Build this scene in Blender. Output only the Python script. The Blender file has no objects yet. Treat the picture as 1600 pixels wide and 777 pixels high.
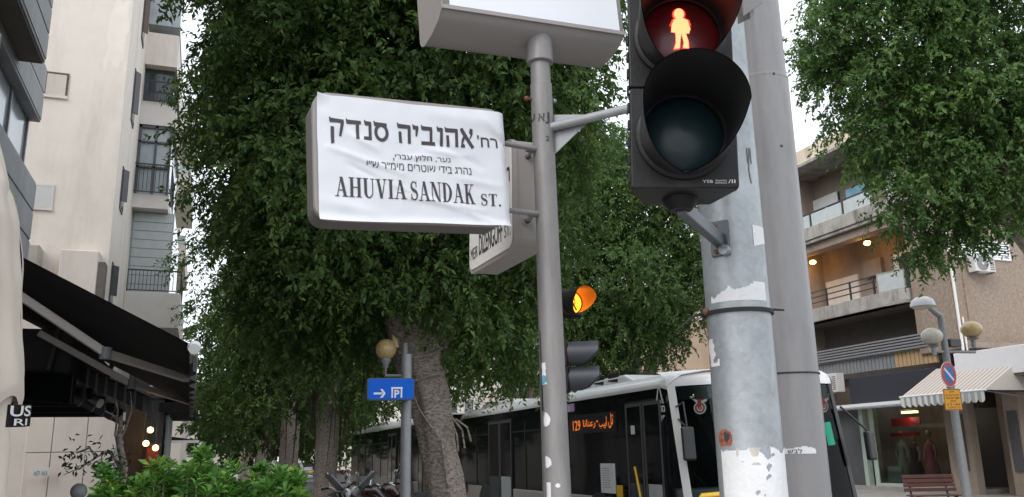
import bpy, bmesh, math, random
import numpy as np
from mathutils import Vector, Matrix, noise
random.seed(7); rng = np.random.default_rng(11)
R = math.radians; PI = math.pi
SC = bpy.context.scene; COL = SC.collection

# ------------------------------------------------------------------ camera
F, CX, CY, W = 1320.0, 800.0, 388.5, 1600.0
_U = Vector((691-CX, 5028+CY, -F)).normalized()
_Y = Vector((312-CX, -(718-CY), -F)); _Y = (_Y - _U*_Y.dot(_U)).normalized()
_X = _Y.cross(_U)
CAMM = Matrix((_X, _Y, _U)); CAM = Vector((0, 0, 1.75))
cd = bpy.data.cameras.new("camera"); cam = bpy.data.objects.new("camera", cd); COL.objects.link(cam)
cd.sensor_width = 36; cd.lens = F*36/W; cd.clip_end = 3000; cd.clip_start = .05
cam.matrix_world = Matrix.Translation(CAM) @ CAMM.to_4x4(); SC.camera = cam

# ------------------------------------------------------------------ light
SUN_EL, SUN_AZ = R(42), R(232)          # azimuth measured clockwise from +Y (street axis)
wd = bpy.data.worlds.new("World"); SC.world = wd; wd.use_nodes = True
nt = wd.node_tree; nt.nodes.clear()
sky = nt.nodes.new('ShaderNodeTexSky'); sky.sky_type = 'NISHITA'; sky.sun_disc = False
sky.sun_elevation = SUN_EL; sky.sun_rotation = SUN_AZ; sky.air_density = 1.0; sky.dust_density = 4.0; sky.ozone_density = 1.0
hs = nt.nodes.new('ShaderNodeHueSaturation'); hs.inputs['Saturation'].default_value = .28
bg = nt.nodes.new('ShaderNodeBackground'); bg.inputs[1].default_value = .15
wo = nt.nodes.new('ShaderNodeOutputWorld')
nt.links.new(sky.outputs[0], hs.inputs['Color']); ov = nt.nodes.new('ShaderNodeMix'); ov.data_type = 'RGBA'; ov.inputs[0].default_value = .68; ov.inputs[7].default_value = (7.8, 8.3, 8.9, 1)   # thin even overcast over the clear sky
nt.links.new(hs.outputs[0], ov.inputs[6]); nt.links.new(ov.outputs[2], bg.inputs[0]); nt.links.new(bg.outputs[0], wo.inputs[0])
sd = bpy.data.lights.new("sun", 'SUN'); sd.energy = .7; sd.angle = R(30); sd.color = (1, .97, .93)
so = bpy.data.objects.new("sun", sd); COL.objects.link(so)
sdir = Vector((math.sin(SUN_AZ)*math.cos(SUN_EL), math.cos(SUN_AZ)*math.cos(SUN_EL), math.sin(SUN_EL)))
so.rotation_euler = sdir.to_track_quat('Z', 'Y').to_euler()
vs = SC.view_settings; vs.view_transform = 'Standard'; vs.look = 'None'; vs.exposure = 0.6; vs.gamma = 1

# ------------------------------------------------------------------ helpers
def ray(px, py): return CAMM @ Vector((px-CX, -(py-CY), -F))
def atX(px, py, x): d = ray(px, py); return CAM + d*(x/d.x)
def atY(px, py, y): d = ray(px, py); return CAM + d*(y/d.y)
def atZ(px, py, z): d = ray(px, py); return CAM + d*((z-CAM.z)/d.z)
def atD(px, py, D): return CAM + ray(px, py)*(D/F)

class Fr:      # a local frame: a along u, b along v, c along n (out of the face)
    def __init__(s, o, u, v=None, n=None):
        s.o = Vector(o); s.u = Vector(u).normalized(); s.v = Vector(v if v else (0, 0, 1)).normalized()
        s.n = Vector(n).normalized() if n else s.u.cross(s.v)
    def p(s, a, b, c=0): return s.o + s.u*a + s.v*b + s.n*c
WORLD = Fr((0, 0, 0), (1, 0, 0), (0, 1, 0), (0, 0, 1))

class MB:
    def __init__(s): s.v = []; s.f = []; s.tone = None
    def add(s, vs, fs):
        k = len(s.v); s.v += [tuple(p) for p in vs]; s.f += [tuple(i+k for i in f) for f in fs]; return s
    def fbox(s, fr, a0, a1, b0, b1, c0, c1):
        vs = [fr.p(a, b, c) for c in (c0, c1) for b in (b0, b1) for a in (a0, a1)]
        return s.add(vs, [(0,2,3,1), (4,5,7,6), (0,1,5,4), (2,6,7,3), (0,4,6,2), (1,3,7,5)])
    def box(s, x0, x1, y0, y1, z0, z1): return s.fbox(WORLD, x0, x1, y0, y1, z0, z1)
    def tube(s, pts, rad, n=10, caps=True):
        pts = [Vector(p) for p in pts]; m = len(pts)
        rad = rad if isinstance(rad, (list, tuple)) else [rad]*m
        vs = []; ref = None
        for i, p in enumerate(pts):
            t = (pts[min(i+1, m-1)] - pts[max(i-1, 0)]).normalized()
            if ref is None: ref = t.orthogonal().normalized()
            ref = (ref - t*ref.dot(t)).normalized(); b = t.cross(ref)
            vs += [p + (ref*math.cos(2*PI*k/n) + b*math.sin(2*PI*k/n))*rad[i] for k in range(n)]
        fs = [(i*n+k, i*n+(k+1) % n, (i+1)*n+(k+1) % n, (i+1)*n+k) for i in range(m-1) for k in range(n)]
        if caps: fs += [tuple(range(n-1, -1, -1)), tuple(range((m-1)*n, m*n))]
        return s.add(vs, fs)
    def lathe(s, o, prof, n=24, fr=None):     # prof: (r, h) along frame n axis
        fr = Fr(o, fr.u, fr.v, fr.n) if fr else Fr(o, (1, 0, 0), (0, 1, 0), (0, 0, 1))
        vs = [fr.p(r*math.cos(2*PI*k/n), r*math.sin(2*PI*k/n), h) for r, h in prof for k in range(n)]
        m = len(prof)
        return s.add(vs, [(i*n+k, i*n+(k+1) % n, (i+1)*n+(k+1) % n, (i+1)*n+k) for i in range(m-1) for k in range(n)])
    def ball(s, o, r, n=20, m=12, sz=1): return s.lathe(o, [(r*math.sin(PI*i/m)+1e-5, -r*sz*math.cos(PI*i/m)) for i in range(m+1)], n)
    def prism(s, fr, poly, c0, c1):
        n = len(poly); vs = [fr.p(a, b, c0) for a, b in poly] + [fr.p(a, b, c1) for a, b in poly]
        fs = [tuple(range(n-1, -1, -1)), tuple(range(n, 2*n))] + [(i, (i+1) % n, n+(i+1) % n, n+i) for i in range(n)]
        return s.add(vs, fs)
    def flat(s, fr, poly, c=0): return s.add([fr.p(a, b, c) for a, b in poly], [tuple(range(len(poly)))])
    def grid(s, fn, nu, nv, keep=None):
        vs = [fn(i/nu, j/nv) for j in range(nv+1) for i in range(nu+1)]
        fs = [(j*(nu+1)+i, j*(nu+1)+i+1, (j+1)*(nu+1)+i+1, (j+1)*(nu+1)+i) for j in range(nv) for i in range(nu) if keep is None or keep((i+.5)/nu, (j+.5)/nv)]
        return s.add(vs, fs)
    def build(s, name, m, parent=None, smooth=None, bevel=0, origin=None, seg=2):
        o0 = Vector(origin) if origin is not None else rootloc(parent)
        me = bpy.data.meshes.new(name)
        me.from_pydata([tuple(Vector(p)-o0) for p in s.v], [], s.f); me.update()
        bm = bmesh.new(); bm.from_mesh(me)
        if smooth != 'leaf': bmesh.ops.recalc_face_normals(bm, faces=bm.faces)
        bm.to_mesh(me); bm.free()
        if smooth:
            me.polygons.foreach_set('use_smooth', [True]*len(me.polygons))
            if smooth != 'leaf': me.set_sharp_from_angle(angle=R(smooth))
        me.materials.append(m)
        o = bpy.data.objects.new(name, me); COL.objects.link(o)
        if parent: o.parent = parent
        else: o.location = o0
        if bevel:
            b = o.modifiers.new("bevel", 'BEVEL'); b.width = bevel; b.segments = seg; b.limit_method = 'ANGLE'; b.angle_limit = R(50)
        return o
def rootloc(o):
    if o is None: return Vector((0, 0, 0))
    while o.parent: o = o.parent
    return o.location.copy()
def tag(o, label=None, cat=None, group=None, kind=None):
    if label: o['label'] = label
    if cat: o['category'] = cat
    if group: o['group'] = group
    if kind: o['kind'] = kind
    return o
def thing(name, label, cat, loc=(0, 0, 0), group=None):
    o = bpy.data.objects.new(name, None); o.empty_display_size = .2; COL.objects.link(o); o.location = loc
    return tag(o, label, cat, group)
KIDS = {}
def copy_tree(o, parent=None):
    c = o.copy(); COL.objects.link(c); c.parent = parent
    for ch in [x for x in COL.objects if x.parent == o]: copy_tree(ch, c)
    return c

# ------------------------------------------------------------------ materials
def mat(name, col, rough=.6, metal=0, var=.0, scale=4, bump=0, bscale=40, spec=.5, dirt=None, dscale=1.2, stretch=(1, 1, 1), coat=0):
    m = bpy.data.materials.new(name); m.use_nodes = True; t = m.node_tree; b = t.nodes['Principled BSDF']
    b.inputs['Base Color'].default_value = (*col, 1); b.inputs['Roughness'].default_value = rough
    b.inputs['Metallic'].default_value = metal; b.inputs['Specular IOR Level'].default_value = spec; b.inputs['Coat Weight'].default_value = coat
    L = t.links.new
    tc = t.nodes.new('ShaderNodeTexCoord'); mp = t.nodes.new('ShaderNodeMapping'); mp.inputs['Scale'].default_value = stretch
    L(tc.outputs['Object'], mp.inputs[0])
    last = None
    if var or dirt:
        n = t.nodes.new('ShaderNodeTexNoise'); n.inputs['Scale'].default_value = scale; n.inputs['Detail'].default_value = 6; n.inputs['Roughness'].default_value = .65
        L(mp.outputs[0], n.inputs[0])
        cr = t.nodes.new('ShaderNodeValToRGB'); cr.color_ramp.elements[0].position = .3; cr.color_ramp.elements[1].position = .7
        cr.color_ramp.elements[0].color = (*[c*(1-var) for c in col], 1); cr.color_ramp.elements[1].color = (*[min(1, c*(1+var)) for c in col], 1)
        L(n.outputs[0], cr.inputs[0]); last = cr.outputs[0]
        rm = t.nodes.new('ShaderNodeMapRange'); rm.inputs[3].default_value = max(.03, rough-.1); rm.inputs[4].default_value = min(1, rough+.12)
        L(n.outputs[0], rm.inputs[0]); L(rm.outputs[0], b.inputs['Roughness'])
    if dirt:
        n2 = t.nodes.new('ShaderNodeTexNoise'); n2.inputs['Scale'].default_value = dscale; n2.inputs['Detail'].default_value = 8; n2.inputs['Roughness'].default_value = .7
        mp2 = t.nodes.new('ShaderNodeMapping'); mp2.inputs['Scale'].default_value = (1.6, 1.6, .35); L(tc.outputs['Object'], mp2.inputs[0]); L(mp2.outputs[0], n2.inputs[0])
        c2 = t.nodes.new('ShaderNodeValToRGB'); c2.color_ramp.elements[0].position = .48; c2.color_ramp.elements[1].position = .72
        c2.color_ramp.elements[1].color = (.85, .85, .85, 1); c2.color_ramp.elements[0].color = (0, 0, 0, 1)
        L(n2.outputs[0], c2.inputs[0]); mx = t.nodes.new('ShaderNodeMix'); mx.data_type = 'RGBA'
        L(c2.outputs[0], mx.inputs[0]); L(last, mx.inputs[6]); mx.inputs[7].default_value = (*dirt, 1); last = mx.outputs[2]
    if last: L(last, b.inputs['Base Color'])
    if bump:
        n3 = t.nodes.new('ShaderNodeTexNoise'); n3.inputs['Scale'].default_value = bscale; n3.inputs['Detail'].default_value = 5
        L(mp.outputs[0], n3.inputs[0]); bp = t.nodes.new('ShaderNodeBump'); bp.inputs['Strength'].default_value = bump; bp.inputs['Distance'].default_value = .02
        L(n3.outputs[0], bp.inputs['Height']); L(bp.outputs[0], b.inputs['Normal'])
    return m
def emit(name, col, st, base=(.02, .02, .02)):
    m = mat(name, base, .4); b = m.node_tree.nodes['Principled BSDF']
    b.inputs['Emission Color'].default_value = (*col, 1); b.inputs['Emission Strength'].default_value = st; return m
def glass(name, tint, opac, ior=1.5):
    m = bpy.data.materials.new(name); m.use_nodes = True; t = m.node_tree; t.nodes.clear(); L = t.links.new
    tr = t.nodes.new('ShaderNodeBsdfTransparent'); tr.inputs[0].default_value = (*[c*(1-opac) for c in tint], 1)
    gl = t.nodes.new('ShaderNodeBsdfGlossy'); gl.inputs['Roughness'].default_value = .03; gl.inputs[0].default_value = (.9, .9, .9, 1)
    fr = t.nodes.new('ShaderNodeFresnel'); fr.inputs[0].default_value = ior
    mx = t.nodes.new('ShaderNodeMixShader'); ou = t.nodes.new('ShaderNodeOutputMaterial')
    L(fr.outputs[0], mx.inputs[0]); L(tr.outputs[0], mx.inputs[1]); L(gl.outputs[0], mx.inputs[2]); L(mx.outputs[0], ou.inputs[0]); return m
def leafmat(name, dark, mid, light, rough=.46):
    m = bpy.data.materials.new(name); m.use_nodes = True; t = m.node_tree; b = t.nodes['Principled BSDF']; L = t.links.new
    at = t.nodes.new('ShaderNodeAttribute'); at.attribute_name = 'tone'
    cr = t.nodes.new('ShaderNodeValToRGB'); e = cr.color_ramp.elements
    e[0].color = (*dark, 1); e[1].color = (*light, 1); e.new(.5).color = (*mid, 1)
    L(at.outputs['Fac'], cr.inputs[0]); L(cr.outputs[0], b.inputs['Base Color']); b.inputs['Roughness'].default_value = rough
    b.inputs['Specular IOR Level'].default_value = .28
    tl = t.nodes.new('ShaderNodeBsdfTranslucent'); g = t.nodes.new('ShaderNodeHueSaturation'); g.inputs['Value'].default_value = 1.3
    L(cr.outputs[0], g.inputs['Color']); L(g.outputs[0], tl.inputs[0])
    mx = t.nodes.new('ShaderNodeMixShader'); mx.inputs[0].default_value = .36
    L(b.outputs[0], mx.inputs[1]); L(tl.outputs[0], mx.inputs[2]); L(mx.outputs[0], t.nodes['Material Output'].inputs[0]); return m

M = dict(
    asphalt=mat('asphalt', (.06, .06, .062), .85, var=.25, scale=3, bump=.3, bscale=120),
    paving=mat('paving', (.30, .28, .26), .8, var=.2, scale=2, bump=.15, bscale=60),
    kerb=mat('kerb', (.38, .37, .35), .8, var=.15, bump=.2),
    cream=mat('cream_plaster', (.74, .67, .605), .85, var=.05, scale=1.5, bump=.06, bscale=60, dirt=(.555, .49, .435), dscale=.6),
    patch=mat('patched_plaster', (.78, .715, .65), .9, var=.05, scale=3, bump=.1),
    bayw=mat('bay_plaster', (.64, .60, .56), .85, var=.06, scale=1.5, bump=.05),
    greypanel=mat('grey_panel', (.33, .335, .345), .7, var=.12, scale=2, bump=.08, dirt=(.24, .24, .25), dscale=.8),
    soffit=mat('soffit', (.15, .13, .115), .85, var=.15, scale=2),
    pier=mat('pier', (.42, .39, .34), .8, var=.08),
    stucco=mat('rough_stucco', (.275, .215, .17), .95, var=.28, scale=9, bump=1.0, bscale=7, dirt=(.22, .15, .11), dscale=.45),
    facade=mat('facade_plaster', (.31, .245, .195), .9, var=.12, scale=1.4, bump=.12, bscale=30, dirt=(.2, .15, .12), dscale=.7),
    parapet=mat('weathered_concrete', (.34, .315, .29), .9, var=.2, scale=2, bump=.2, dirt=(.1, .09, .085), dscale=1.6),
    parapet2=mat('top_parapet', (.62, .52, .41), .9, var=.12, scale=1.2, bump=.15, dirt=(.3, .23, .16), dscale=.8),
    peach=mat('peach_plaster', (.58, .44, .33), .9, var=.08, scale=.8, bump=.08, dirt=(.42, .31, .23), dscale=.4),
    paleb=mat('pale_plaster', (.6, .56, .5), .9, var=.08, scale=.6),
    farb=mat('far_plaster', (.42, .38, .34), .9, var=.1, scale=.5),
    white=mat('white_paint', (.78, .78, .77), .35, var=.03, scale=2),
    whitem=mat('white_matt', (.74, .74, .74), .6, var=.04, scale=3),
    canopy=mat('canopy_fascia', (.70, .69, .70), .55, var=.03),
    paper=mat('paper', (.65, .66, .705), .5, bump=.05, bscale=30),
    ink=mat('ink', (.045, .04, .045), .6),
    signface=mat('sign_face', (.76, .74, .71), .4, var=.02),
    sbox=mat('sign_box', (.30, .275, .26), .45, var=.06, scale=3),
    sboxd=mat('sign_box_dark', (.19, .175, .17), .5, var=.08, scale=3),
    polegrey=mat('pole_grey', (.235, .225, .222), .38, dirt=(.15, .14, .135), dscale=6, var=.09, scale=5, bump=.03, bscale=80, stretch=(1, 1, .3)),
    polegrey2=mat('tall_pole_grey', (.255, .248, .25), .36, dirt=(.19, .18, .18), dscale=5, var=.08, scale=6, bump=.03, bscale=60, stretch=(1, 1, .3)),
    black=mat('black_plastic', (.008, .0075, .0085), .42, var=.12, scale=8, bump=.05, bscale=90, spec=.3, dirt=(.013, .0125, .0125), dscale=7),
    blackv=mat('black_visor', (.012, .012, .013), .5),
    rubber=mat('rubber', (.02, .02, .02), .8),
    rust=mat('rust', (.15, .06, .035), .8, var=.4, scale=40),
    steel=mat('steel', (.34, .35, .37), .38, .6, var=.12, scale=20),
    chrome=mat('chrome', (.6, .6, .6), .18, .9),
    dgrey=mat('dark_grey', (.08, .08, .085), .5, var=.1),
    mgrey=mat('mid_grey', (.2, .2, .21), .5, var=.1),
    awnblack=mat('awning_fabric', (.010, .010, .011), .9, var=.2, scale=3, bump=.05),
    awnarm=mat('awning_arm', (.50, .46, .43), .4, var=.05),
    umb=mat('umbrella_cloth', (.56, .50, .43), .85, var=.05, scale=4, bump=.12, bscale=14),
    busw=mat('bus_white', (.72, .72, .71), .3, var=.04, scale=1.5, coat=.3),
    busl=mat('bus_lower', (.44, .41, .38), .35, var=.06, scale=1.5, coat=.2),
    busg=mat('bus_dark_glass', (.007, .008, .010), .06, spec=.16),
    busk=mat('bus_black', (.014, .014, .016), .3),
    wind=glass('windscreen', (.72, .86, .83), .12, 1.28),
    shopgl=glass('shop_glass', (.8, .88, .86), .25),
    winpane=mat('window_pane', (.05, .06, .07), .08),
    winpale=mat('pale_pane', (.32, .36, .38), .12, var=.2, scale=1),
    frost=mat('frosted_panel', (.42, .45, .45), .3, var=.08),
    yellow=mat('yellow_paint', (.75, .45, .03), .4, var=.06),
    ysign=mat('yellow_sign', (.80, .36, .02), .45, var=.04),
    red=mat('red_paint', (.30, .015, .015), .4), redc=mat('red_column', (.28, .04, .02), .5),
    blue=mat('sign_blue', (.0, .11, .60), .45, var=.02, spec=.2), skyb=mat('poster_blue', (.25, .5, .62), .5, var=.35, scale=3),
    pinkc=mat('pink_cloth', (.55, .2, .22), .8, var=.1), greenc=mat('pale_green_cloth', (.35, .42, .35), .8), darkc=mat('dark_cloth', (.06, .05, .06), .8),
    mint=mat('mint_frame', (.38, .46, .41), .5, var=.1), wood=mat('bench_wood', (.10, .035, .025), .5, var=.2, scale=8, stretch=(8, 1, 1)),
    tan=mat('tan_blind', (.42, .28, .15), .7, var=.1), navy=mat('dark_fascia', (.022, .023, .032), .6, var=.15),
    stripe=None, terra=mat('terracotta', (.4, .2, .12), .8, var=.1),
    bark=None, globey=None, lilac=mat('lilac', (.45, .30, .50), .5), skin=mat('mannequin', (.5, .4, .34), .5),
    cardw=mat('card_white', (.72, .72, .72), .6), teal=mat('teal_mural', (.05, .13, .14), .3, var=.6, scale=3),
    brownw=mat('brown_wood', (.10, .065, .045), .7, var=.2, stretch=(6, 6, 1)), skybluep=mat('bollard_blue', (.1, .25, .6), .5),
    pipew=mat('white_pipe', (.7, .68, .65), .5), rail=mat('rail_black', (.03, .03, .032), .5), acw=mat('ac_white', (.58, .56, .53), .6, var=.06),
    orange_em=emit('amber_lens', (1, .36, .015), 2.6, (.6, .2, .02)), led=emit('led_amber', (1, .22, .02), .55),
    redman=emit('red_figure', (1, .125, .05), 4.2), redhalo=emit('red_glow', (1, .03, .015), 2.4, (.1, .005, .005)), warm=emit('warm_bulb', (1, .48, .12), 11), warm2=emit('shop_lamp', (1, .62, .22), 5),
    headl=emit('cab_light', (1, .95, .85), 1.6, (.7, .7, .7)), greenem=emit('green_reflection_glow', (.02, .5, .3), .5),
)
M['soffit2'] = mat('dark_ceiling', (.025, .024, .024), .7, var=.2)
def bark_mat(name, c1, c2):
    m = mat(name, c1, .9, var=.35, scale=7, stretch=(1, 1, .35)); t = m.node_tree; b = t.nodes['Principled BSDF']
    tc = t.nodes.new('ShaderNodeTexCoord'); mp = t.nodes.new('ShaderNodeMapping'); mp.inputs['Scale'].default_value = (1, 1, 2.2)
    v = t.nodes.new('ShaderNodeTexNoise'); v.inputs['Scale'].default_value = 16; v.inputs['Detail'].default_value = 8; v.inputs['Roughness'].default_value = .7
    bp = t.nodes.new('ShaderNodeBump'); bp.inputs['Strength'].default_value = .9; bp.inputs['Distance'].default_value = .05
    t.links.new(tc.outputs['Object'], mp.inputs[0]); t.links.new(mp.outputs[0], v.inputs[0]); t.links.new(v.outputs[0], bp.inputs['Height']); t.links.new(bp.outputs[0], b.inputs['Normal'])
    cr = t.nodes.new('ShaderNodeValToRGB'); cr.color_ramp.elements[0].position = .38; cr.color_ramp.elements[1].position = .62
    cr.color_ramp.elements[0].color = (*c2, 1); cr.color_ramp.elements[1].color = (*c1, 1)
    t.links.new(v.outputs[0], cr.inputs[0]); t.links.new(cr.outputs[0], b.inputs['Base Color']); return m
M['bark'] = bark_mat('ficus_bark', (.50, .43, .37), (.18, .145, .115))
M['root'] = bark_mat('hanging_root', (.13, .10, .08), (.06, .045, .035))
def stripes(name, c1, c2, fr_scale, axis=1):
    m = mat(name, c1, .8); t = m.node_tree; b = t.nodes['Principled BSDF']
    tc = t.nodes.new('ShaderNodeTexCoord'); sx = t.nodes.new('ShaderNodeSeparateXYZ'); mu = t.nodes.new('ShaderNodeMath'); mu.operation = 'MULTIPLY'; mu.inputs[1].default_value = fr_scale
    fc = t.nodes.new('ShaderNodeMath'); fc.operation = 'FRACT'; gt = t.nodes.new('ShaderNodeMath'); gt.operation = 'GREATER_THAN'; gt.inputs[1].default_value = .5
    mx = t.nodes.new('ShaderNodeMix'); mx.data_type = 'RGBA'; mx.inputs[6].default_value = (*c1, 1); mx.inputs[7].default_value = (*c2, 1); L = t.links.new
    L(tc.outputs['Object'], sx.inputs[0]); L(sx.outputs[axis], mu.inputs[0]); L(mu.outputs[0], fc.inputs[0]); L(fc.outputs[0], gt.inputs[0]); L(gt.outputs[0], mx.inputs[0]); L(mx.outputs[2], b.inputs['Base Color']); return m
M['stripe'] = stripes('awning_stripe', (.55, .51, .46), (.36, .29, .25), 5.5)
M['stripe2'] = stripes('valance_stripe', (.56, .56, .54), (.30, .30, .30), 4.0)
def galv():
    m = mat('galvanised', (.42, .46, .50), .42, .35, var=.10, scale=7, bump=.02); t = m.node_tree; b = t.nodes['Principled BSDF']; L = t.links.new
    tc = t.nodes.new('ShaderNodeTexCoord'); v = t.nodes.new('ShaderNodeTexVoronoi'); v.inputs['Scale'].default_value = 55
    n = t.nodes.new('ShaderNodeTexNoise'); n.inputs['Scale'].default_value = 5; n.inputs['Detail'].default_value = 8; n.inputs['Roughness'].default_value = .7
    dv = t.nodes.new('ShaderNodeMix'); dv.data_type = 'VECTOR'; dv.inputs[0].default_value = .12
    L(tc.outputs['Object'], n.inputs[0]); L(tc.outputs['Object'], dv.inputs[4]); L(n.outputs['Color'], dv.inputs[5]); L(dv.outputs[1], v.inputs[0])
    sp = t.nodes.new('ShaderNodeSeparateColor'); L(v.outputs['Color'], sp.inputs[0])
    ad = t.nodes.new('ShaderNodeMath'); ad.operation = 'ADD'; L(n.outputs[0], ad.inputs[0]); 
    ml = t.nodes.new('ShaderNodeMath'); ml.operation = 'MULTIPLY'; ml.inputs[1].default_value = .12; L(sp.outputs[0], ml.inputs[0]); L(ml.outputs[0], ad.inputs[1])
    cr = t.nodes.new('ShaderNodeValToRGB'); e = cr.color_ramp.elements; e[0].position = .34; e[1].position = .80; e[0].color = (.25, .27, .285, 1); e[1].color = (.44, .465, .485, 1)
    L(ad.outputs[0], cr.inputs[0]); L(cr.outputs[0], b.inputs['Base Color']); return m
M['galv'] = galv()
def globe_mat(name, col):
    m = mat(name, col, .25, var=.08, scale=6, coat=.3); b = m.node_tree.nodes['Principled BSDF']
    b.inputs['Subsurface Weight'].default_value = .3; b.inputs['Subsurface Radius'].default_value = (.1, .08, .05); return m
M['globey'] = globe_mat('amber_globe', (.52, .38, .18)); M['globew'] = globe_mat('white_globe', (.55, .52, .46))
M['lensk'] = mat('dark_green_lens', (.007, .022, .027), .32, coat=.0, spec=.35); M['lensr'] = mat('dark_red_lens', (.12, .006, .008), .35, coat=.1)
M['ambervis'] = mat('amber_visor', (.55, .14, .02), .35)
M['ficus'] = leafmat('ficus_leaf', (.042, .084, .022), (.098, .172, .046), (.21, .30, .08))
M['ficus2'] = leafmat('ficus_leaf_light', (.044, .092, .025), (.100, .182, .05), (.21, .31, .085))
M['hedge'] = leafmat('hedge_leaf', (.07, .18, .035), (.17, .37, .07), (.40, .55, .12), .35)
M['needle'] = leafmat('creeper_leaf', (.03, .06, .02), (.05, .10, .03), (.10, .17, .05))

# ------------------------------------------------------------------ lettering
_tc = {}
def text_mesh(s, bold=0.0):
    k = (s, bold)
    if k in _tc: return _tc[k]
    c = bpy.data.curves.new("lettering", 'FONT'); c.body = s; c.offset = bold; c.resolution_u = 3
    o = bpy.data.objects.new("lettering", c); COL.objects.link(o); bpy.context.view_layer.update()
    me = bpy.data.meshes.new_from_object(o.evaluated_get(bpy.context.evaluated_depsgraph_get()))
    if 'ד' in s:          # the filler trips over this glyph: fill its outline by hand
        bpy.data.meshes.remove(me); c.fill_mode = 'NONE'; bpy.context.view_layer.update()
        me = bpy.data.meshes.new_from_object(o.evaluated_get(bpy.context.evaluated_depsgraph_get()))
        bm = bmesh.new(); bm.from_mesh(me); bmesh.ops.remove_doubles(bm, verts=bm.verts, dist=1e-4); 
        seen = set(); big = []
        for v0 in list(bm.verts):
            if v0 in seen: continue
            loop = [v0]; seen.add(v0); cur = v0
            while True:
                nx_ = [e.other_vert(cur) for e in cur.link_edges if e.other_vert(cur) not in seen]
                if not nx_: break
                cur = nx_[0]; seen.add(cur); loop.append(cur)
            if len(loop) == 4: bm.faces.new(loop)
            else: big += list({e for v in loop for e in v.link_edges})
        if big: bmesh.ops.triangle_fill(bm, use_beauty=True, use_dissolve=False, edges=big)
        bm.to_mesh(me); bm.free()
    vs = np.array([v.co[:2] for v in me.vertices]); fs = [tuple(p.vertices) for p in me.polygons]
    bpy.data.objects.remove(o); bpy.data.curves.remove(c); bpy.data.meshes.remove(me)
    mn = vs.min(0); vs = (vs-mn)/(vs.max(0)-mn); _tc[k] = (vs, fs); return _tc[k]
def letters(name, s, fn, rect, m, parent, bold=0.0, sub=0):
    """s as glyphs left to right; rect (a0,a1,b0,b1); fn(a,b) -> point"""
    vs, fs = text_mesh(s, bold) if isinstance(s, str) else s
    a0, a1, b0, b1 = rect
    P = [(a0+(a1-a0)*x, b0+(b1-b0)*y) for x, y in vs]
    if sub:
        bm = bmesh.new(); V = [bm.verts.new((x, y, 0)) for x, y in P]
        for f in fs:
            try: bm.faces.new([V[i] for i in f])
            except ValueError: pass
        xs, ys = [p[0] for p in P], [p[1] for p in P]
        for lo, hi, ax in ((min(xs), max(xs), 0), (min(ys), max(ys), 1)):
            k = lo+sub
            while k < hi:
                c = [0, 0, 0]; n_ = [0, 0, 0]; c[ax] = k; n_[ax] = 1
                bmesh.ops.bisect_plane(bm, geom=list(bm.verts)+list(bm.edges)+list(bm.faces), plane_co=c, plane_no=n_); k += sub
        bm.verts.index_update(); P = [(v.co.x, v.co.y) for v in bm.verts]; fs = [tuple(v.index for v in f.verts) for f in bm.faces]; bm.free()
    mb = MB(); mb.add([fn(a, b) for a, b in P], fs); return mb.build(name, m, parent)
heb = lambda s: s[::-1]
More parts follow.
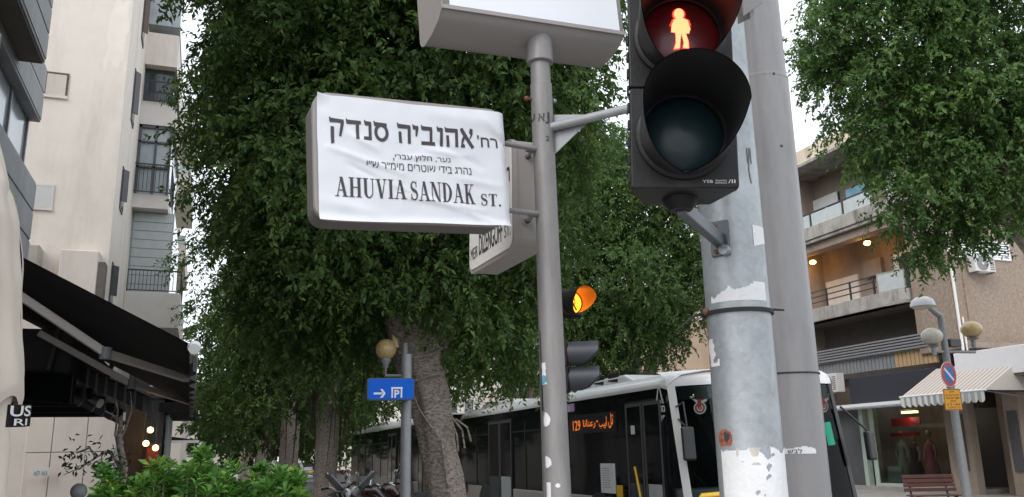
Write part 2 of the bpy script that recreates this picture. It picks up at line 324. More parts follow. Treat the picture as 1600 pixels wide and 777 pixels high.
def serif_word(word, gap=.05):
    """condensed bold roman capitals drawn as polygons; returns normalised verts, faces"""
    T, t, sh = .17, .055, .045
    bar = lambda x0, y0, x1, y1, w: [(x0-w/2, y0), (x0+w/2, y0), (x1+w/2, y1), (x1-w/2, y1)]
    ser = lambda x, y, w: [(x-w/2, y), (x+w/2, y), (x+w/2, y+sh), (x-w/2, y+sh)]
    def arc(cx, cy, ro, ri, a0, a1, n=14):
        return [[(cx+ro[0]*math.cos(p), cy+ro[1]*math.sin(p)), (cx+ro[0]*math.cos(q), cy+ro[1]*math.sin(q)), (cx+ri[0]*math.cos(q), cy+ri[1]*math.sin(q)), (cx+ri[0]*math.cos(p), cy+ri[1]*math.sin(p))]
                for p, q in [(a0+(a1-a0)*i/n, a0+(a1-a0)*(i+1)/n) for i in range(n)]]
    def G(ch):
        if ch == 'A': return [bar(.12, 0, .36, 1, t), bar(.60, 0, .37, 1, T), ser(.12, 0, .26), ser(.60, 0, .34), [(.2, .3), (.52, .3), (.51, .35), (.21, .35)]], .76
        if ch == 'H': return [bar(.17, 0, .17, 1, T), bar(.6, 0, .6, 1, T), [(.2, .48), (.6, .48), (.6, .53), (.2, .53)]] + [ser(x, y, .33) for x in (.17, .6) for y in (0, 1-sh)], .77
        if ch == 'U': return [bar(.17, .3, .17, 1, T), bar(.6, .3, .6, 1, t), ser(.17, 1-sh, .33), ser(.6, 1-sh, .25)] + arc(.356, .3, (.271, .32), (.101, .25), PI, 1.5*PI, 8) + arc(.356, .3, (.271, .32), (.216, .25), 1.5*PI, 2*PI, 8), .74
        if ch == 'V': return [bar(.35, 0, .15, 1, T), bar(.37, 0, .58, 1, t), ser(.15, 1-sh, .33), ser(.58, 1-sh, .25)], .71
        if ch == 'I': return [bar(.17, 0, .17, 1, T), ser(.17, 0, .33), ser(.17, 1-sh, .33)], .34
        if ch == 'N': return [bar(.12, 0, .12, 1, t), bar(.57, 0, .16, 1, T), bar(.62, 0, .62, 1, t), ser(.12, 0, .24), ser(.62, 1-sh, .24), ser(.1, 1-sh, .22)], .75
        if ch == 'D': return [bar(.17, 0, .17, 1, T), ser(.13, 0, .26), ser(.13, 1-sh, .26), ] + arc(.24, .5, (.42, .5), (.25, .45), -PI/2, PI/2, 20), .70
        if ch == 'K': return [bar(.17, 0, .17, 1, T), bar(.24, .4, .56, 1, t), bar(.6, 0, .34, .58, T), ser(.17, 0, .33), ser(.17, 1-sh, .33), ser(.61, 0, .32), ser(.56, 1-sh, .26)], .78
        if ch == 'T': return [bar(.32, 0, .32, 1, T), ser(.32, 0, .34), [(.03, .95), (.61, .95), (.61, 1), (.03, 1)], [(.03, .76), (.06, .76), (.1, .96), (.03, .96)], [(.58, .76), (.61, .76), (.61, .96), (.54, .96)]], .64
        if ch == '.': return [[(.05, 0), (.19, 0), (.19, .15), (.05, .15)]], .24
        if ch == 'S':
            n = 26; pts = []
            for i in range(n+1):
                q = i/n
                if q < .5: a = R(25) + (R(270)-R(25))*q*2; pts.append((.27+.17*math.cos(a), .74+.215*math.sin(a), q))
                else: a = R(90) - (R(90)+R(155))*(q-.5)*2; pts.append((.27+.19*math.cos(a), .275+.235*math.sin(a), q))
            out = []
            for i in range(n):
                (x0, y0, q0), (x1, y1, q1) = pts[i], pts[i+1]; dx, dy = x1-x0, y1-y0; L = math.hypot(dx, dy) or 1; nx, ny = -dy/L, dx/L
                w = lambda q: .03+.075*math.exp(-((q-.5)/.17)**2)
                out.append([(x0+nx*w(q0), y0+ny*w(q0)), (x1+nx*w(q1), y1+ny*w(q1)), (x1-nx*w(q1), y1-ny*w(q1)), (x0-nx*w(q0), y0-ny*w(q0))])
            return out + [[(.40, .68), (.45, .68), (.45, 1), (.42, 1)], [(.06, 0), (.09, 0), (.12, .32), (.06, .32)]], .54
        return [], .3
    V, Fs, x = [], [], 0
    for ch in word:
        polys, w = G(ch)
        for p in polys: k = len(V); V += [(x+a, b) for a, b in p]; Fs.append(tuple(range(k, k+len(p))))
        x += w+gap
    V = np.array(V); mn = V.min(0); return (V-mn)/(V.max(0)-mn), Fs

def bold_hebrew(word, gap=.13):
    """heavy Hebrew book letters drawn as polygons, glyphs given left to right"""
    B = lambda x0, y0, x1, y1: [(x0, y0), (x1, y0), (x1, y1), (x0, y1)]
    ell = lambda cx, cy, ro, ri, a0, a1, n=18: [[(cx+ro[0]*math.cos(p), cy+ro[1]*math.sin(p)), (cx+ro[0]*math.cos(q), cy+ro[1]*math.sin(q)), (cx+ri[0]*math.cos(q), cy+ri[1]*math.sin(q)), (cx+ri[0]*math.cos(p), cy+ri[1]*math.sin(p))] for p, q in [(a0+(a1-a0)*i/n, a0+(a1-a0)*(i+1)/n) for i in range(n)]]
    bar = lambda x0, x1: [(x0, .80), (x0+.05, .76), (x1-.04, .78), (x1, .84), (x1-.02, .97), (x0+.06, .99), (x0+.02, 1.06), (x0-.03, 1.02)]
    G = {'ה': ([bar(0, .78), [(.58, .0), (.76, .0), (.78, .85), (.60, .85)], [(.07, 0), (.24, 0), (.22, .60), (.05, .60)]], .78),
         'ו': ([bar(0, .36), [(.15, 0), (.33, 0), (.35, .85), (.18, .85)]], .36), 'י': ([bar(0, .34), [(.14, .42), (.24, .42), (.34, .85), (.16, .85)]], .34),
         'ב': ([bar(.04, .70), [(.52, .1), (.68, .1), (.70, .85), (.53, .85)], [(0, 0), (.86, .0), (.84, .2), (.02, .19)]], .86),
         'א': ([[(.0, .98), (.16, 1.06), (.26, .92), (.86, .06), (.68, -.04), (.06, .80)], [(.56, .46), (.66, .52), (.80, .74), (.82, 1.02), (.64, 1.04), (.58, .82), (.66, .72)], [(.0, 0), (.26, 0), (.27, .14), (.16, .22), (.32, .56), (.22, .66), (.08, .42), (.04, .16)]], .84),
         'ס': (ell(.40, .46, (.40, .48), (.23, .30), PI*.0, PI*2, 30)+[bar(0, .72)], .80), 'נ': ([bar(.08, .46), [(.28, .1), (.44, .1), (.46, .85), (.29, .85)], [(0, 0), (.45, 0), (.45, .19), (.02, .19)]], .47),
         'ד': ([bar(0, .82), [(.50, 0), (.68, 0), (.70, .85), (.52, .85)]], .80), 'ק': ([bar(0, .78), [(.50, .10), (.62, .08), (.79, .82), (.60, .84)], [(.08, -.32), (.25, -.26), (.24, .56), (.06, .58)]], .78)}
    V, Fs, x = [], [], 0
    for ch in word:
        polys, w = G[ch]
        for p in polys: k = len(V); V += [(x+a, b) for a, b in p]; Fs.append(tuple(range(k, k+len(p))))
        x += w+gap
    V = np.array(V); mn = V.min(0); return (V-mn)/(V.max(0)-mn), Fs

# ------------------------------------------------------------------ setting: ground
g = MB(); g.grid(lambda u, v: Vector((-400+800*u, -200+900*v, 0)), 8, 9); tag(g.build('road', M['asphalt']), kind='structure')
g = MB(); g.box(-60, 4.4, -40, 140, -.1, .14); tag(g.build('near_pavement', M['paving'], bevel=.03), kind='structure')
g = MB(); g.box(4.4, 4.62, -40, 140, -.1, .135); tag(g.build('near_kerb', M['kerb']), kind='structure')
g = MB(); g.box(14.7, 80, -40, 300, -.1, .14); tag(g.build('far_pavement', M['paving'], bevel=.03), kind='structure')
g = MB(); g.box(14.48, 14.7, -40, 300, -.1, .135); tag(g.build('far_kerb', M['kerb']), kind='structure')
g = MB()
for i in range(12): g.box(10.9, 11.03, 2+i*9, 6+i*9, -.02, .004)
tag(g.build('lane_marking', M['whitem']), kind='structure')

# ------------------------------------------------------------------ left: near grey building
def facade_things_left():
    X0 = -3.3
    b = thing('grey_apartment_block', 'grey panelled apartment block with overhanging parapet beside the beige umbrella', 'building', (X0, 10, 0))
    yE = atX(70, 103, -2.9).y
    MB().box(-14, -4.1, 2, yE-.3, 0, 18).build('wall', M['pier'], b)
    z1 = atX(72, 103, -2.9).z
    MB().box(-4.1, -2.9, 2, yE, z1, z1+1.5).build('balcony', M['greypanel'], b, bevel=.02)
    MB().box(-4.08, -2.93, 2.02, yE-.03, z1-.03, z1-.004).build('soffit', M['soffit'], b)
    for k in range(3): MB().box(-2.905, -2.885, 2.1, yE-.02, z1+.06+.48*k, z1+.50+.48*k).build('panel', M['greypanel'], b, bevel=.006)
    q2 = atX(63, 192, -3.3); y2 = q2.y; z2 = q2.z
    MB().box(-4.1, -3.3, 2, y2, z2, z1-.1).build('spandrel', M['greypanel'], b, bevel=.015)
    for k in range(2): MB().box(-3.31, -3.285, 2.1, y2-.02, z2+.05+.55*k, z2+.55+.55*k).build('panel', M['greypanel'], b, bevel=.006)
    z3 = atX(50, 283, -3.3).z
    MB().box(-4.1, -3.25, 2, y2, z3-1.7, z3).build('spandrel', M['greypanel'], b, bevel=.015)
    for k in range(3): MB().box(-3.26, -3.232, 2.1, y2-.02, z3-1.66+.55*k, z3-1.16+.55*k).build('panel', M['greypanel'], b, bevel=.006)
    MB().box(-4.1, -3.5, y2-3.2, y2-.15, z3+.02, z2-.02).build('window', M['winpale'], b)
    for y in (y2-3.2, y2-1.7, y2-.2): MB().box(-3.52, -3.46, y, y+.07, z3, z2).build('window_frame', M['mgrey'], b)
    MB().box(-4.0, -3.35, 2, y2-3.3, z3, z2).build('pier', M['pier'], b)
    MB().box(-4.1, -3.45, 2, y2, 3.1, z3-1.72).build('shop_fascia', M['dgrey'], b)
    MB().box(-4.1, -3.55, 2, y2, .14, 3.1).build('shopfront', M['busg'], b)
facade_things_left()

# ------------------------------------------------------------------ left: cream building
def cream():
    b = thing('cream_apartment_building', 'cream plastered apartment building with small shuttered windows behind the black awning', 'building', (-2.5, 23.3, 0))
    cy = 23.3; XC = -2.5
    MB().box(-14, XC, cy, 40, 0, 17.5).build('wall', M['cream'], b, bevel=.02)
    def win(x0, x1, z0, z1, kind):
        MB().box(x0-.06, x1+.06, cy-.05, cy+.02, z0-.1, z0-.02).build('window_sill', M['bayw'], b)
        f = MB().box(x0-.05, x0, cy-.03, cy+.02, z0-.02, z1+.05).box(x1, x1+.05, cy-.03, cy+.02, z0-.02, z1+.05).box(x0, x1, cy-.03, cy+.02, z1, z1+.05).build('window_frame', M['brownw'] if kind else M['bayw'], b)
        s = MB(); n = 7
        for k in range(n): s.fbox(Fr((x0, cy-.012, z0+(z1-z0)*k/n), (1, 0, 0), (0, -.25, 1)), 0, x1-x0, 0, (z1-z0)/n*.96, -.004, .006)
        s.build('shutter', M['cream'] if kind else M['whitem'], b)
    win(-4.38, -3.92, 11.13, 11.7, 1); win(-4.45, -3.97, 8.08, 8.62, 0); win(-4.5, -4.0, 14.3, 14.9, 1)
    # patched plaster, ledges, niche
    mb = MB()
    keep = lambda u, v: noise.noise(Vector((u*4, v*4, 3)))*.25 + .5 - max(abs(u-.5), abs(v-.5)) > .12
    mb.grid(lambda u, v: Vector((-3.1+.62*u, cy-.004, 11.9+2.6*v)), 30, 60, keep).build('plaster_patch', M['patch'], b)
    MB().box(-3.55, -2.68, cy-.5, cy, 5.3, 6.9).build('buttress', M['cream'], b, bevel=.03)
    MB().box(-2.68, -2.52, cy-.5, cy-.004, 5.3, 6.62).build('niche', M['soffit'], b)
    MB().box(-4.7, -4.0, cy-.6, cy, 6.35, 6.95).build('ledge', M['pier'], b, bevel=.03)
    # the ground-floor panels that show under the awning
    for i, (x0, x1) in enumerate(((-3.9, -3.36), (-3.34, -2.62), (-2.6, -1.95))):
        MB().box(x0, x1, cy-.06, cy-.01, .2, 2.0).build('panel', M['cream'], b, bevel=.008)
        MB().box(x0, x1, cy-.06, cy-.01, 2.02, 3.6).build('panel', M['cream'], b, bevel=.008)
    MB().box(-3.9, -1.93, cy-.012, cy+.3, 0, 3.7).build('ground_floor_wall', M['bayw'], b)
    # street face: casements standing open
    for y, z0, z1 in ((24.4, 8.5, 9.7), (25.2, 11.4, 13.0), (26.0, 14.4, 16.0), (24.0, 5.8, 6.9)):
        MB().box(XC-.02, XC+.03, y, y+.8, z0, z1).build('window_frame', M['dgrey'], b)
        MB().box(XC+.031, XC+.036, y+.07, y+.73, z0+.07, z1-.07).build('pane', M['winpane'], b)
        fr = Fr((XC+.03, y, z0), (.6, .8, 0)); MB().fbox(fr, 0, .2, .2, z1-z0-.1, 0, .03).build('casement', M['brownw'] if z0 > 14 else M['dgrey'], b)
    # bay with balconies
    by = 28.0
    def slab(x1, z0, z1, y0=by): return MB().box(XC, x1, y0, y0+5.5, z0, z1)
    slab(-1.55, 12.95, 13.15).build('bay_wall', M['bayw'], b); slab(-1.52, 14.45, 15.6).build('bay_wall', M['cream'], b); slab(-1.45, 9.55, 10.0).build('bay_wall', M['bayw'], b)
    slab(-1.52, 15.9, 17.2).build('roof_glass', M['winpale'], b)
    slab(-1.42, 12.35, 12.95).build('bay_wall', M['bayw'], b)
    slab(-.88, 5.75, 6.85).build('balcony', M['bayw'], b, bevel=.02); slab(-1.25, 6.85, 9.55, by+.5).build('shutter', M['winpale'], b)
    slab(-1.58, 13.15, 14.45, by+.35).build('window', M['winpane'], b)
    slab(-1.5, 10.0, 12.35, by+.12).build('window', M['winpale'], b)
    f = MB()
    for x in (XC+.02, -2.0, -1.56): f.box(x, x+.07, by+.04, by+.12, 10.0, 12.35)
    f.box(XC, -1.5, by+.04, by+.12, 12.25, 12.35).box(XC, -1.5, by+.04, by+.12, 11.75, 11.81).box(XC, -1.5, by+.04, by+.12, 10.9, 10.96); f.build('window_frame', M['dgrey'], b)
    f = MB()
    for k in range(9): f.box(XC+.05, -1.3, by+.47, by+.5, 6.9+.29*k, 6.9+.29*k+.27)
    f.build('shutter_slats', M['frost'], b)
    def railing(x0, x1, y, z0, h, ret=1.5):
        r = MB().box(x0, x1, y, y+.03, z0+h-.04, z0+h).box(x0, x1, y, y+.03, z0+.05, z0+.08).box(x1-.03, x1, y, y+ret, z0+h-.04, z0+h).box(x1-.03, x1, y, y+ret, z0+.05, z0+.08)
        r.build('handrail', M['rail'], b)
        n = int((x1-x0)/.11)
        for k in range(n+1): MB().box(x0+(x1-x0-.02)*k/n, x0+(x1-x0-.02)*k/n+.018, y+.004, y+.022, z0+.06, z0+h-.02).build('baluster', M['rail'], b)
        for k in range(1, 11): MB().box(x1-.025, x1-.008, y+ret*k/10, y+ret*k/10+.018, z0+.06, z0+h-.02).build('baluster', M['rail'], b)
    railing(XC+.05, -1.52, by-.12, 13.1, .75); railing(XC-.1, -1.4, by-.15, 9.98, 1.0, 2.5); railing(XC+.05, -.9, by+.02, 6.85, .72, 3)
cream()
# the next building along, seen past the bay
b = thing('balcony_apartment_block', 'pale apartment block with stacked balconies seen between cream building and tree', 'building', (-3, 40, 0))
MB().box(-12, -2.2, 40.2, 60, 0, 19).build('wall', M['paleb'], b)
for k, z in enumerate((8.2, 11.6, 15.0, 18.2)):
    MB().box(-2.2, -1.25+.05*k, 40.5, 47, z-1.15, z-.2).build('balcony', M['paleb'], b); MB().box(-2.2, -1.3+.05*k, 40.52, 40.56, z-.2, z+.25).build('balcony_glass', M['frost'], b)
    MB().box(-3.8, -2.3, 40.14, 40.21, z+.1, z+1.6).build('window', M['winpane'], b)
b = thing('far_left_building', 'brownish building far down the street behind the tree trunks', 'building', (-3, 75, 0))
MB().box(-16, -1.5, 75, 110, 0, 7).build('wall', M['farb'], b)
for i in range(4):
    for z in (2.0, 4.6): f = MB().box(-8+i*1.5, -7.1+i*1.5, 74.93, 75.02, z, z+1.4).build('window', M['winpane'], b)

# ------------------------------------------------------------------ cafe things under / behind the awning
def awning():
    p0 = atZ(303, 553, 2.6); p1 = atZ(300, 640, 2.6); y0, y1 = p0.y, p1.y
    a = thing('black_awning', 'black retractable awning with pale folding arms above the cafe front', 'awning', (p0.x, y0, 2.6))
    near_in = atY(30, 412, y0); s = (near_in.z-p0.z)/(p0.x-near_in.x); xin = -3.4
    def fab(u, v): x = xin+(p0.x-xin)*u; sag = -.05*math.sin(PI*v*3)**2*u*(1-u)*2; return Vector((x+(p1.x-p0.x)*v*u, y0+(y1-y0)*v, p0.z+.05+s*(p0.x-x)+sag))
    m = MB().grid(fab, 14, 18); m.grid(lambda u, v: fab(u, v)+Vector((0, 0, .012)), 14, 18); m.build('fabric', M['awnblack'], a, 40)
    e = MB().tube([p0+Vector((0, -.02, .02)), p1+Vector((0, .1, .02))], .035, 12).build('front_bar', M['awnarm'], a, 40)
    MB().tube([p0+Vector((0, -.04, .05)), p0+Vector((0, -.08, .03))], [.055, .045], 14).build('end_cap', M['white'], e, 40)
    va = MB().grid(lambda u, v: Vector((p0.x+(p1.x-p0.x)*u+.03*math.sin(u*60), y0+(y1-y0)*u, p0.z-.02-.12*v)), 120, 2).build('valance', M['dgrey'], a, 60)
    def arm(pa, pb, pc):
        m = MB()
        for q0, q1 in ((pa, pb), (pb, pc)):
            d = (q1-q0).normalized(); sd = d.cross(Vector((0, 0, 1))).normalized(); m.fbox(Fr(q0, d, sd.cross(d), sd), 0, (q1-q0).length, -.035, .035, -.03, .03)
        o = m.build('folding_arm', M['awnarm'], a, bevel=.008)
        MB().tube([pb+Vector((0, 0, -.05)), pb+Vector((0, 0, .05))], .05, 12).build('elbow', M['mgrey'], o, 40)
    arm(atY(20, 455, y0+.5), atY(165, 552, y0+.7), atX(292, 592, p0.x-.08))
    arm(atY(60, 520, y0+3.2), atY(205, 600, y0+3.4), atX(298, 630, p0.x-.1))
awning()
c_ = thing('cafe_ceiling', 'dark low ceiling of the cafe terrace under the black awning', 'ceiling', (-2.3, 12, 2.6))
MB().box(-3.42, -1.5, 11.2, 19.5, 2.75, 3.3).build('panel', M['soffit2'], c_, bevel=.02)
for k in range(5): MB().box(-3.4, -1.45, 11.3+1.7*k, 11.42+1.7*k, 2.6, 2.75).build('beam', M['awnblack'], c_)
for k in range(6):
    MB().tube([(-1.55, 11.6+1.3*k, 2.75), (-1.55, 11.6+1.3*k, 2.55), (-1.4, 11.6+1.3*k, 2.46)], [.03, .06, .05], 8).build('spotlight', M['dgrey'], c_)
def heaters():
    h = thing('patio_heater', 'black wall mounted patio heater hanging below the awning', 'heater', (-2.6, 11, 2.9))
    c = atY(160, 600, 12)
    fr = Fr(c, (.7, -.5, -.35))
    MB().fbox(fr, -.75, .75, -.10, .10, -.06, .06).build('housing', M['dgrey'], h, bevel=.02)
    m = MB()
    for k in range(9): m.fbox(fr, -.68+k*.16, -.66+k*.16, -.12, .12, .06, .09)
    m.build('grille', M['mgrey'], h); MB().tube([fr.p(0, 0, -.06), fr.p(0, .7, -.3)], .03).build('bracket', M['dgrey'], h)
    t = thing('television', 'dark flat television hung under the awning near the umbrella', 'television', (-2.9, 11, 2.6))
    c = atY(70, 605, 11); fr = Fr(c, (.9, -.35, -.1)); MB().fbox(fr, -.34, .34, -.17, .17, -.03, .03).build('casing', M['black'], t, bevel=.01)
    MB().fbox(fr, -.32, .32, -.15, .15, .03, .034).build('screen', M['busg'], t); MB().tube([fr.p(0, .2, -.03), fr.p(0, .9, -.2)], .025).build('bracket', M['dgrey'], t)
    l = thing('wall_lamp', 'small white spotlight fixed to the dark post below the awning', 'lamp', atY(140, 625, 14))
    c = atY(140, 625, 14); MB().tube([c, c+Vector((.16, -.12, -.06))], [.04, .07], 12).build('shade', M['white'], l, 40); MB().tube([c+Vector((0, .03, .25)), c], .02).build('bracket', M['white'], l)
heaters()
def cafe():
    c = thing('cafe_front', 'dark cafe front with timber posts and pale door beyond the awning', 'cafe', (-2, 19, 0))
    a = atY(195, 640, 18); 
    dx = atY(192, 700, 17.6).x+2.65; MB().box(-2.65+dx, -2.3+dx, 17.6, 18.1, .14, 3.4).build('post', M['brownw'], c, bevel=.02)
    MB().box(-2.45+dx, -2.02+dx, 18.4, 22.0, .14, 3.2).build('wall', M['dgrey'], c)
    for y in (18.7, 19.8, 20.9): MB().box(-2.03+dx, -1.98+dx, y, y+.85, .3, 2.7).build('door', M['busg'], c); MB().box(-2.02+dx, -1.95+dx, y+.88, y+1.0, .14, 2.8).build('door_frame', M['whitem'], c)
    MB().box(-2.5+dx, -1.6+dx, 18.3, 22.2, 2.95, 3.15).build('canopy', M['dgrey'], c, bevel=.03)
    MB().box(-2.1+dx, -1.45+dx, 17.9, 22.6, 2.7, 2.86).build('awning_box', M['awnblack'], c)
    s = MB().box(-1.9+dx, -1.55+dx, 18.2, 18.26, 3.0, 3.35).build('sign', M['lilac'], c)
    letters('lettering', 'S', lambda p, q: Vector((p, 18.19, q)), (-1.82+dx, -1.62+dx, 3.05, 3.3), M['cardw'], s)
    r = thing('red_column', 'red column with warm lights on top beside the cafe doors', 'column', (-.7, 17.5, 0))
    q = atY(240, 700, 17.5)
    MB().box(q.x-.12, q.x+.1, 17.4, 17.7, .1, 2.02).build('shaft', M['redc'], r, bevel=.02); MB().box(q.x-.15, q.x+.13, 17.36, 17.74, 2.02, 2.07).build('capital', M['brownw'], r)
    for px, py in ((228, 693), (235, 672), (243, 700)):
        p = atY(px, py, 17.1); l = thing('hanging_lamp', {228: 'small glowing lamp hanging by the red column, lowest on the left', 235: 'small glowing lamp hanging highest above the red column', 243: 'small glowing lamp hanging right of the red column top'}[px], 'lamp', p, 'warm lamps by the cafe doors')
        MB().ball(p, .055, 12, 8).build('bulb', M['warm2'], l, 60); MB().tube([p+Vector((0, 0, .08)), p+Vector((0, 0, .5))], .01, 6).build('cord', M['dgrey'], l)
    a2 = thing('dark_cafe_awning', 'dark awning with a pale front edge further down behind the hedge', 'awning', (0, 27, 2.4))
    p0 = atY(252, 685, 24); MB().grid(lambda u, v: Vector((p0.x-1.0+1.9*u, 24+6*v, 2.55-.28*u)), 4, 6).build('fabric', M['awnblack'], a2)
    MB().box(p0.x-1.0, p0.x+.92, 23.95, 24.0, 2.2, 2.27).build('front_edge', M['cardw'], a2); MB().tube([(p0.x-.9, 24.1, .14), (p0.x-.9, 24.1, 2.5)], .04).build('post', M['dgrey'], a2); MB().tube([(p0.x+.85, 24.1, .14), (p0.x+.85, 24.1, 2.25)], .03).build('post', M['dgrey'], a2)
    n = tag(MB().box(*sorted((atY(50, 733, 23.1).x, atY(78, 733, 23.1).x)), 23.08, 23.1, atY(65, 745, 23.1).z, atY(65, 731, 23.1).z).build('notice', M['cardw'], origin=atY(65, 738, 23.1)), 'small white paper notice fixed to the cream ground floor wall', 'notice')
    letters('lettering', heb('נא לא'), lambda p, q: Vector((p, 23.07, q)), (atY(54, 733, 23.1).x, atY(74, 733, 23.1).x, atY(65, 743, 23.1).z, atY(65, 735, 23.1).z), M['mgrey'], n)
    bl = thing('bollard', 'grey bollard with a round ball top beside the hedge', 'bollard', (*atD(123, 765, 8).xy, .14))
    q = atD(123, 768, 8); MB().ball(q, .075, 20, 12).build('ball', M['mgrey'], bl, 60); MB().tube([(q.x, q.y, .14), (q.x, q.y, q.z-.06)], [.06, .045], 12).build('post', M['terra'], bl, 40)
cafe()
# umbrella, folded
def umbrella():
    ax = atD(-75, 500, 2.5); k = 2.5/F*.81
    u = thing('folded_umbrella', 'folded beige cafe umbrella with a black label at left', 'umbrella', (ax.x, ax.y, .14))
    prof = [(260, 60), (290, 76), (330, 90), (400, 101), (470, 110), (520, 118), (570, 129), (605, 133), (622, 128)]
    def surf(pr, ph, amp, zoff=0):
        ys = [p[0] for p in pr]; rs = [p[1] for p in pr]
        def fn(a, v):
            y = ys[0]+(ys[-1]-ys[0])*v; r = np.interp(y, ys, rs)*k; z = atD(-75, y, 2.5).z+zoff
            th = 2*PI*a; f = 1+amp*math.sin(7*th+ph+v*1.5)+amp*.5*math.sin(13*th+2*ph-v*2)+.012*noise.noise(Vector((3*th, z*9, ph)))*3
            drop = -.06*math.sin(3.5*th+1)**2*(v**6)
            return Vector((ax.x+r*f*math.cos(th), ax.y+r*f*math.sin(th), z+drop))
        return fn
    f1 = surf(prof, .6, .035); MB().grid(f1, 150, 70).build('canopy', M['umb'], u, 60)
    prof2 = [(560, 108), (620, 116), (640, 112), (700, 120), (790, 126), (1000, 110)]
    MB().grid(surf(prof2, 2.2, .05), 120, 50).build('lower_canopy', M['umb'], u, 60)
    prof0 = [(100, 10), (200, 40), (262, 66), (300, 70)]
    MB().grid(surf(prof0, 1.2, .05), 100, 20).build('upper_canopy', M['umb'], u, 60)
    MB().tube([(ax.x, ax.y, .14), (ax.x, ax.y, 3.1)], .028, 12).build('pole', M['mgrey'], u, 40)
    # the printed label near the hem
    q0, q1 = atD(12, 632, 2.23), atD(50, 632, 2.34); q2 = atD(8, 668, 2.23)
    fr = Fr(q0, q1-q0, q0-q2); w = (q1-q0).length; h = (q0-q2).length
    lb = MB().grid(lambda a, v: fr.p(w*a, -h*v, .006*math.sin(a*3)), 10, 6).build('label', M['black'], u, 60)
    letters('lettering', 'US', lambda a, b: fr.p(a, b, .004+.006*math.sin(a/w*3)), (.06*w, .88*w, -.52*h, -.04*h), M['cardw'], lb, .02)
    letters('lettering', 'RI', lambda a, b: fr.p(a, b, .004+.006*math.sin(a/w*3)), (.22*w, .74*w, -.92*h, -.62*h), M['cardw'], lb, .01)
umbrella()

